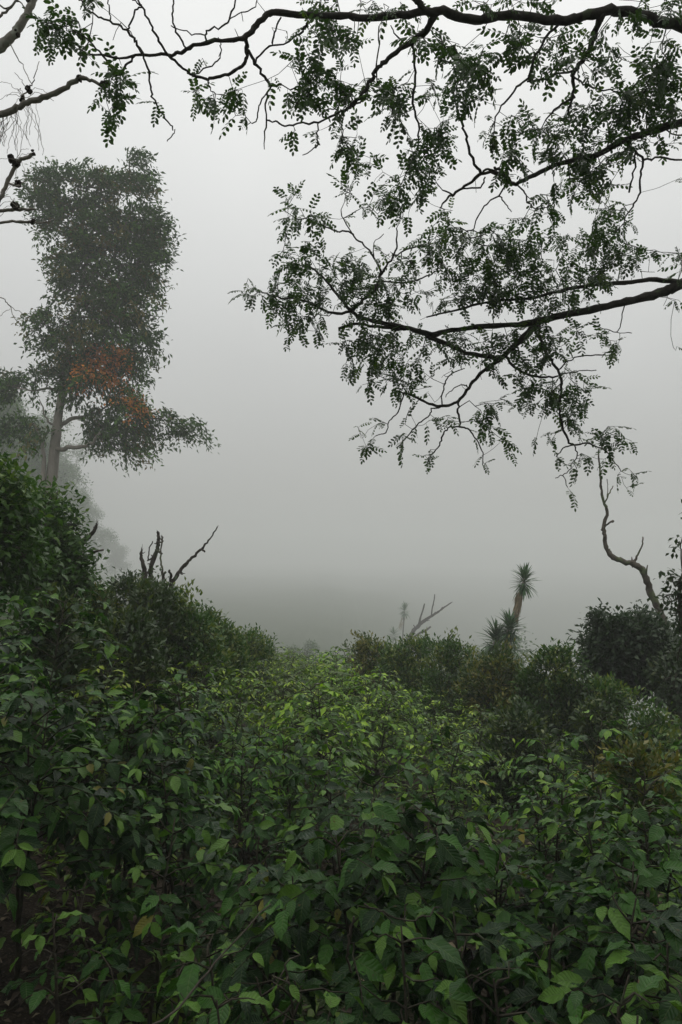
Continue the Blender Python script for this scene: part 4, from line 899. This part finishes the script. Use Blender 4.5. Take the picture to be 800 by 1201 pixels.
def overhanging():
    base = np.array([TRUNK_X, TRUNK_Y, gz(TRUNK_X, TRUNK_Y)])
    root = thing('overhanging_tree', base, 'large tree rooted off the right edge whose leafy limbs hang across the upper picture', 'tree')
    trunk = smooth_path([base - [0, 0, .2], base + [.1, 0, 1.8], base + [-.1, -.1, 3.6], base + [0, .05, 5.2], base + [.2, 0, 7.5], base + [0, 0, 9.5]], 5, .01)
    mb = MB(); mb.tube(trunk, np.linspace(.30, .09, len(trunk)), 14, .04); mb.build('trunk', M_LIMB, root)
    sk = Skel(); sk.add_path(trunk)
    def tod(lst, jit=.0, d0=None):
        ph = RNG.uniform(0, 6); P = []; 
        for i, (a, b, h) in enumerate(lst):
            P.append(W(a, b, (d0 if d0 is not None else dep(a, b)) + jit * math.sin(i * .8 + ph)))
        return P
    mains = []
    for k, lst in enumerate(LIMBS):
        P = tod(lst, .06); r = [h * MPP(p[1]) for (_, _, h), p in zip(lst, P)]
        if k < 3:
            j = trunk[np.argmin(abs(trunk[:, 2] - (P[0][2] - .3)))]
            P = [j, j * .45 + P[0] * .55 + np.array([0, 0, .1])] + P; r = [r[0] * 1.4, r[0] * 1.15] + r
        n0 = 4; pts = smooth_path(P, n0, .004); rr = np.interp(np.linspace(0, 1, len(pts)), np.linspace(0, 1, len(r)), r)
        mb = MB(); mb.tube(pts, rr * .88, 10, .1); mb.build('limb', M_LIMB, root)
        sk.add_path(pts, 0); mains.append(pts)
    for lst in SECOND:
        P = tod(lst, .05)
        # join on to the nearest limb in space, keeping the drawn line
        allp = sk.P[len(trunk):]; q = allp[np.argmin(np.sum((allp - P[0]) ** 2, 1))]
        off = q - P[0]
        if np.linalg.norm(off) < .6: P = [p + off * math.exp(-i * .9) for i, p in enumerate(P)]
        r = [max(h, .45) * MPP(p[1]) for (_, _, h), p in zip(lst, P)]
        pts = smooth_path(P, 4, .005); rr = np.interp(np.linspace(0, 1, len(pts)), np.linspace(0, 1, len(r)), r)
        mb = MB(); mb.tube(pts, rr * 1.05, 6, .09); mb.build('branch', M_LIMB, root)
        sk.add_path(pts, 0)
    n_fixed = len(sk.paths); n_nodes = len(sk.P)
    A = []; Sz = []
    for px, py, rx, ry, n in BLOBS:
        m = max(1, int(n * (.66 if py < 260 and px > 340 else .82)))
        a = RNG.uniform(0, 6.28, m); q = RNG.random(m) ** .5
        for i in range(m):
            u, v = px + math.cos(a[i]) * q[i] * rx, py + math.sin(a[i]) * q[i] * ry - 3
            A.append(W(u, v, dep(u, v) + RNG.normal() * .22))
    nb = len(A)
    # bare twigs
    for k in range(130):
        p = mains[RNG.integers(len(mains))]; p = p[RNG.integers(len(p))]; x, y, f = to_px(p)
        if -20 < x < 800: A.append(p + np.clip(RNG.normal(size=3), -1.3, 1.3) * np.array([.17, .12, .17]))
    A = np.array(A); ends = sk.grow(A, step=.07, wig=.22, sag=-.05)
    R = sk.radii(.0022, .38); R = np.minimum(R, .009); mb = MB(); sk.tubes(mb, R, skip=n_fixed, rough=.1, sides=4); mb.build('twigs', M_LIMB, root)
    # compound leaves at the twig ends and just behind them
    pos = []; D = []; Nn = []
    for k in range(nb):
        e = ends[k]; p = sk.P[e]; b = sk.P[sk.par[e]] if sk.par[e] >= 0 else p; t = nrm(p - b + 1e-6)
        c = RNG.choice([1, 2, 2, 3])
        for j in range(c):
            d = t * RNG.uniform(.2, 1) + RNG.normal(size=3) * .6; d = nrm(d); d[2] -= RNG.uniform(.1, .75)
            q = p if j == 0 else p * (1 - .3 * j) + b * .3 * j
            pos.append(q); D.append(d); Nn.append(np.array([0, 0, 1.]) + RNG.normal(size=3) * .35)
    pos = np.array(pos); D = np.array(D); Nn = np.array(Nn); n = len(pos)
    sc = .136 * RNG.uniform(.55, 1.3, n)
    print('overhang leaves', n)
    parts_and_mass(root, PIN_ME, PIN, pos, frames(D, Nn), sc, pick_tone(n), (RNG.random(n) < .05) * .8, M_CANOPY, 300)
    # unseen extra crown overhead and behind, added to shade the foreground
    A = []
    for k in range(480):
        x = RNG.uniform(-7.5, 9.0); y = RNG.uniform(-6, 7.5); z = EYE + RNG.uniform(4.3, 9.0)
        if (z - EYE) / max(y, .1) < .95 and y > 0: continue
        A.append([x, y, z])
    A = np.array(A); s2 = Skel()
    for tgt in ((2.5, 3.5, 6.6), (-2, .5, 7), (3, -3, 6.5), (-4, -3, 7)):
        t_ = np.array(tgt); j = trunk[-12]; s2.add_path(smooth_path([j, j * .5 + t_ * .5 + [0, 0, .5], t_], 6, .02))
    s2.grow(A, .3, .2); R = np.minimum(s2.radii(.006, .42), .1); mb = MB(); s2.tubes(mb, R); mb.build('added_shade_branches', M_LIMB, root)
    kk = np.repeat(np.arange(len(A)), 13); n = len(kk); mb = MB()
    mb.place(PIN_LOW[0], A[kk] + RNG.normal(size=(n, 3)) * .28, frames(nrm(RNG.normal(size=(n, 3)) - [0, 0, .3]), np.array([0, 0, 1.]) + RNG.normal(size=(n, 3)) * .35), RNG.uniform(.2, .32, n), pick_tone(n))
    mb.build('added_shade_foliage', M_CANOPY, root, kind='stuff')
    # hanging dead bromeliad lump under the top limb
    return root
overhanging()

# ------------------------------------------------------------------ pale bare tree, trunk outside the frame on the left
def bare_tree():
    d = 4.6; base = np.array([-4.4, 4.9, gz(-4.4, 4.9)])
    root = thing('bare_tree', base, 'pale leafless tree off the left edge with knobbly cut branches and hair thin twigs', 'tree')
    tr = smooth_path([base - [0, 0, .2], base + [.1, 0, 2], base + [0, .1, 4], base + [-.1, 0, 6], base + [.1, 0, 7.5]], 5, .01)
    mb = MB(); mb.tube(tr, np.linspace(.2, .07, len(tr)), 12, .05); mb.build('trunk', M_PALE, root)
    B = [[(-20, 78, 7), (0, 55, 6), (15, 42, 5.2), (24, 30, 5), (33, 14, 4.4), (39, 0, 4.2), (45, -18, 4)],
         [(-25, 146, 4.4), (0, 135, 4), (20, 126, 3.7), (32, 120, 3.6), (50, 115, 3.4), (70, 107, 3.2), (85, 97, 3), (93, 92, 3), (105, 94, 2), (118, 99, 1.8), (124, 101, 2)],
         [(-12, 255, 3), (0, 234, 2.6), (8, 216, 2.4), (15, 199, 2.4), (21, 190, 2.2), (30, 185, 2.2), (39, 181, 2.2)],
         [(-25, 246, 2.2), (0, 247, 2), (18, 246, 2.2), (36, 246, 1.6), (41, 245, 1)],
         [(-25, 261, 1.8), (0, 261, 1.5), (20, 260, 1.6), (36, 260, 1.7), (44, 262, 1), (60, 259, .7)],
         [(-10, 28, 1.6), (4, 16, 1.5), (16, 5, 1.3), (24, -5, 1.2)], [(-8, 2, 1), (8, 10, 1), (20, 1, .9), (30, 10, .7)]]
    sk = Skel(); sk.add_path(tr); fx = []
    for lst in B:
        P = [W(a, b, d) for a, b, _ in lst]; r = [h * MPP(d) for _, _, h in lst]
        j = tr[np.argmin(np.linalg.norm(tr - (P[0] + [-.5, 0, -.2]), axis=1))]
        e = P[0] + nrm(P[0] - P[1]) * .5; P = [j, e] + P; r = [r[0] * 1.4, r[0] * 1.15] + r
        pts = smooth_path(P, 4, .003); mb = MB(); mb.tube(pts, np.interp(np.linspace(0, 1, len(pts)), np.linspace(0, 1, len(r)), r), 9, .07); mb.build('limb', M_PALE, root); sk.add_path(pts, 0); fx.append(pts)
    tw = [[(29, 119, 1), (28, 112, 1), (33, 106, 1.2), (38, 97, .6), (42, 84, .5), (46, 72, .4)], [(37, 98, .5), (28, 80, .6), (18, 62, .7), (8, 48, .8)], [(33, 105, .4), (25, 94, .4), (17, 85, .3)],
          [(9, 216, 1.2), (16, 217, 1.2), (23, 217, 1)], [(28, 113, .6), (20, 105, .4), (10, 98, .3), (0, 97, .3)], [(35, 105, .3), (48, 104, .3), (57, 110, .3)], [(33, 122, .4), (42, 138, .4), (47, 155, .4), (50, 182, .3)],
          [(-8, 345, .5), (5, 352, .6), (12, 358, .5), (16, 370, .4), (28, 387, .3)], [(10, 357, .4), (22, 365, .4), (38, 375, .3)], [(-8, 375, .4), (4, 368, .3), (12, 362, .3)]]
    for k in range(26):
        x0 = RNG.uniform(-5, 48); y0 = 135 - x0 * .4 + RNG.uniform(-3, 3); l = RNG.uniform(25, 60); c = RNG.normal() * 14
        tw.append([(x0, y0, .35), (x0 + c * .3 + 3, y0 + l * .3, .3), (x0 + c * .8, y0 + l * .7, .25), (x0 + c, y0 + l, .18)])
    for k in range(20):
        cx, cy = ((19, 188), (28, 115), (23, 217), (20, 243))[k % 4]; a = RNG.uniform(0, 6.28); l = RNG.uniform(15, 40)
        tw.append([(cx, cy, .4), (cx + math.cos(a) * l * .5, cy + math.sin(a) * l * .4 - 4, .3), (cx + math.cos(a) * l, cy + math.sin(a) * l * .8 + 6, .2)])
    mb = MB()
    for lst in tw:
        P = smooth_path([W(a, b, d + RNG.normal() * .05) for a, b, _ in lst], 4, .004); r = [max(h, .3) * MPP(d) for _, _, h in lst]
        mb.tube(P, np.interp(np.linspace(0, 1, len(P)), np.linspace(0, 1, len(r)), r), 4, .05)
    mb.build('twigs', M_PALE, root, kind='stuff')
    for (a, b, h) in ((93, 92, 3.2), (34, 106, 4.2), (27, 117, 3.4), (18, 190, 6), (39, 181, 2.8), (23, 216, 3.8), (18, 243, 5), (39, 261, 3.6), (122, 100, 4.5), (36, 2, 4.5), (20, 39, 4.4)):
        c = W(a, b, d); r = h * MPP(d); mb = MB()
        for q in range(7):
            o = RNG.normal(size=3) * r * .4; v = nrm(RNG.normal(size=3)); pts = np.array([c + o - v * r * .7, c + o - v * r * .3, c + o + v * r * .3, c + o + v * r * .8]); mb.tube(pts, [r * .12, r * .55, r * .5, r * .08], 7, .22)
        mb.build('knob', M_GALL, root)
bare_tree()

# ------------------------------------------------------------------ litter, twigs and stones on the near ground
def litter():
    n = 7000; y = RNG.uniform(1.5, 13, n); x = RNG.uniform(-.55, .55, n) * (y + 1.5); z = ground(x, y) + .012 + RNG.random(n) * .03
    a = RNG.uniform(0, 6.28, n); D = np.stack([np.cos(a), np.sin(a), RNG.normal(size=n) * .25], 1); Nn = np.array([0, 0, 1.]) + RNG.normal(size=(n, 3)) * .35
    mb = MB(); mb.place(leaf_shape(2, .42, .5, .3, 0, .7, 1, 55), np.stack([x, y, z], 1), frames(D, Nn), RNG.uniform(.05, .12, n), pick_tone(n), (RNG.random(n) < .08) * 1.0)
    o = mb.build('leaf_litter', M_LITTER, kind='stuff'); set_props(o, 'brown fallen leaves strewn over the soil under the shrubs', 'leaf litter')
    # low weeds between the rows
    n = 20000; y = 2.2 + 21 * RNG.random(n) ** 1.5; x = RNG.uniform(-.55, .55, n) * (y + 1.5)
    keep = (np.sin(x * 1.9 + 3) * np.cos(y * 1.4) + RNG.normal(size=n) * .45) > .1; x = x[keep]; y = y[keep]; n = len(x)
    a = RNG.uniform(0, 6.28, n); D = np.stack([np.cos(a), np.sin(a), RNG.uniform(.2, 1.5, n)], 1)
    mb = MB(); mb.place(leaf_shape(2, .3, .4, .4, 0, .7, 1, 56), np.stack([x, y, ground(x, y)], 1), frames(D, np.array([0, 0, 1.]) + RNG.normal(size=(n, 3)) * .2), RNG.uniform(.08, .2, n), pick_tone(n), RNG.random(n) * .4)
    o = mb.build('weeds', M_FIELD, kind='stuff'); set_props(o, 'low green weeds growing between the coffee rows', 'weeds')
litter()
def stick(pts, d, r0, r1, name, lab, mat=M_STEM, cat='branch'):
    P = smooth_path([W(a, b, q) for a, b, q in pts], 4, .004)
    mb = MB(); mb.tube(P, np.linspace(r0, r1, len(P)), 7, .1); o = mb.build(name, mat, offset=P[0]); o.location = tuple(P[0]); set_props(o, lab, cat)
stick([(150, 1215, 2.75), (200, 1190, 2.8), (235, 1150, 2.9), (270, 1110, 3.0), (318, 1060, 3.1)], 3, .005, .003, 'fallen_twig', 'thin curved bare stem sweeping up from the bottom left edge', M_SNAG)
stick([(412, 1140, 3.05), (407, 1120, 3.0), (410, 1100, 3.0), (415, 1075, 3.0)], 3, .005, .004, 'fallen_twig', 'short thin upright twig at the bottom middle', M_SNAG)
stick([(427, 1060, 3.2), (450, 1070, 3.2), (480, 1080, 3.2), (500, 1073, 3.25), (515, 1065, 3.3)], 3, .004, .003, 'fallen_twig', 'thin sagging twig crossing the shade at the bottom middle', M_DSNAG)
for (a, b, dd, da, lab) in ((62, 1086, 4.3, .16, 'short pale broken stick lying in the lower left corner, upper one'), (66, 1108, 4.1, .14, 'short pale broken stick lying in the lower left corner, lower one')):
    x = W(a, b, dd)[0]; P = np.array([[x - da, dd, gz(x - da, dd) + .03], [x, dd - .03, gz(x, dd) + .045], [x + da * .8, dd - .1, gz(x + da, dd - .1) + .03]])
    mb = MB(); mb.tube(smooth_path(P, 4), .02, 8, .1); o = mb.build('broken_stick', M_TRUNK, offset=P[0]); o.location = tuple(P[0]); set_props(o, lab, 'stick')

# ------------------------------------------------------------------ the fog
def haze():
    mb = MB(); a = 1630; z0, z1 = -54.0, 36.0
    V = [(-a, -a + 6, z0), (a, -a + 6, z0), (a, a + 6, z0), (-a, a + 6, z0), (-a, -a + 6, z1), (a, -a + 6, z1), (a, a + 6, z1), (-a, a + 6, z1)]
    Q = [(0, 3, 2, 1), (4, 5, 6, 7), (0, 1, 5, 4), (1, 2, 6, 5), (2, 3, 7, 6), (3, 0, 4, 7)]
    m, t, l, out = new_mat('haze'); v = N(t, 'ShaderNodeVolumePrincipled')
    v.inputs['Color'].default_value = (.89, .897, .89, 1); v.inputs['Density'].default_value = HAZE; v.inputs['Anisotropy'].default_value = .15
    l(v.outputs[0], out.inputs['Volume'])
    mb.add(V, Q); o = mb.build('haze', m, kind='stuff', smooth=False); set_props(o, 'even grey fog filling the valley and the whole hillside', 'fog')
haze()
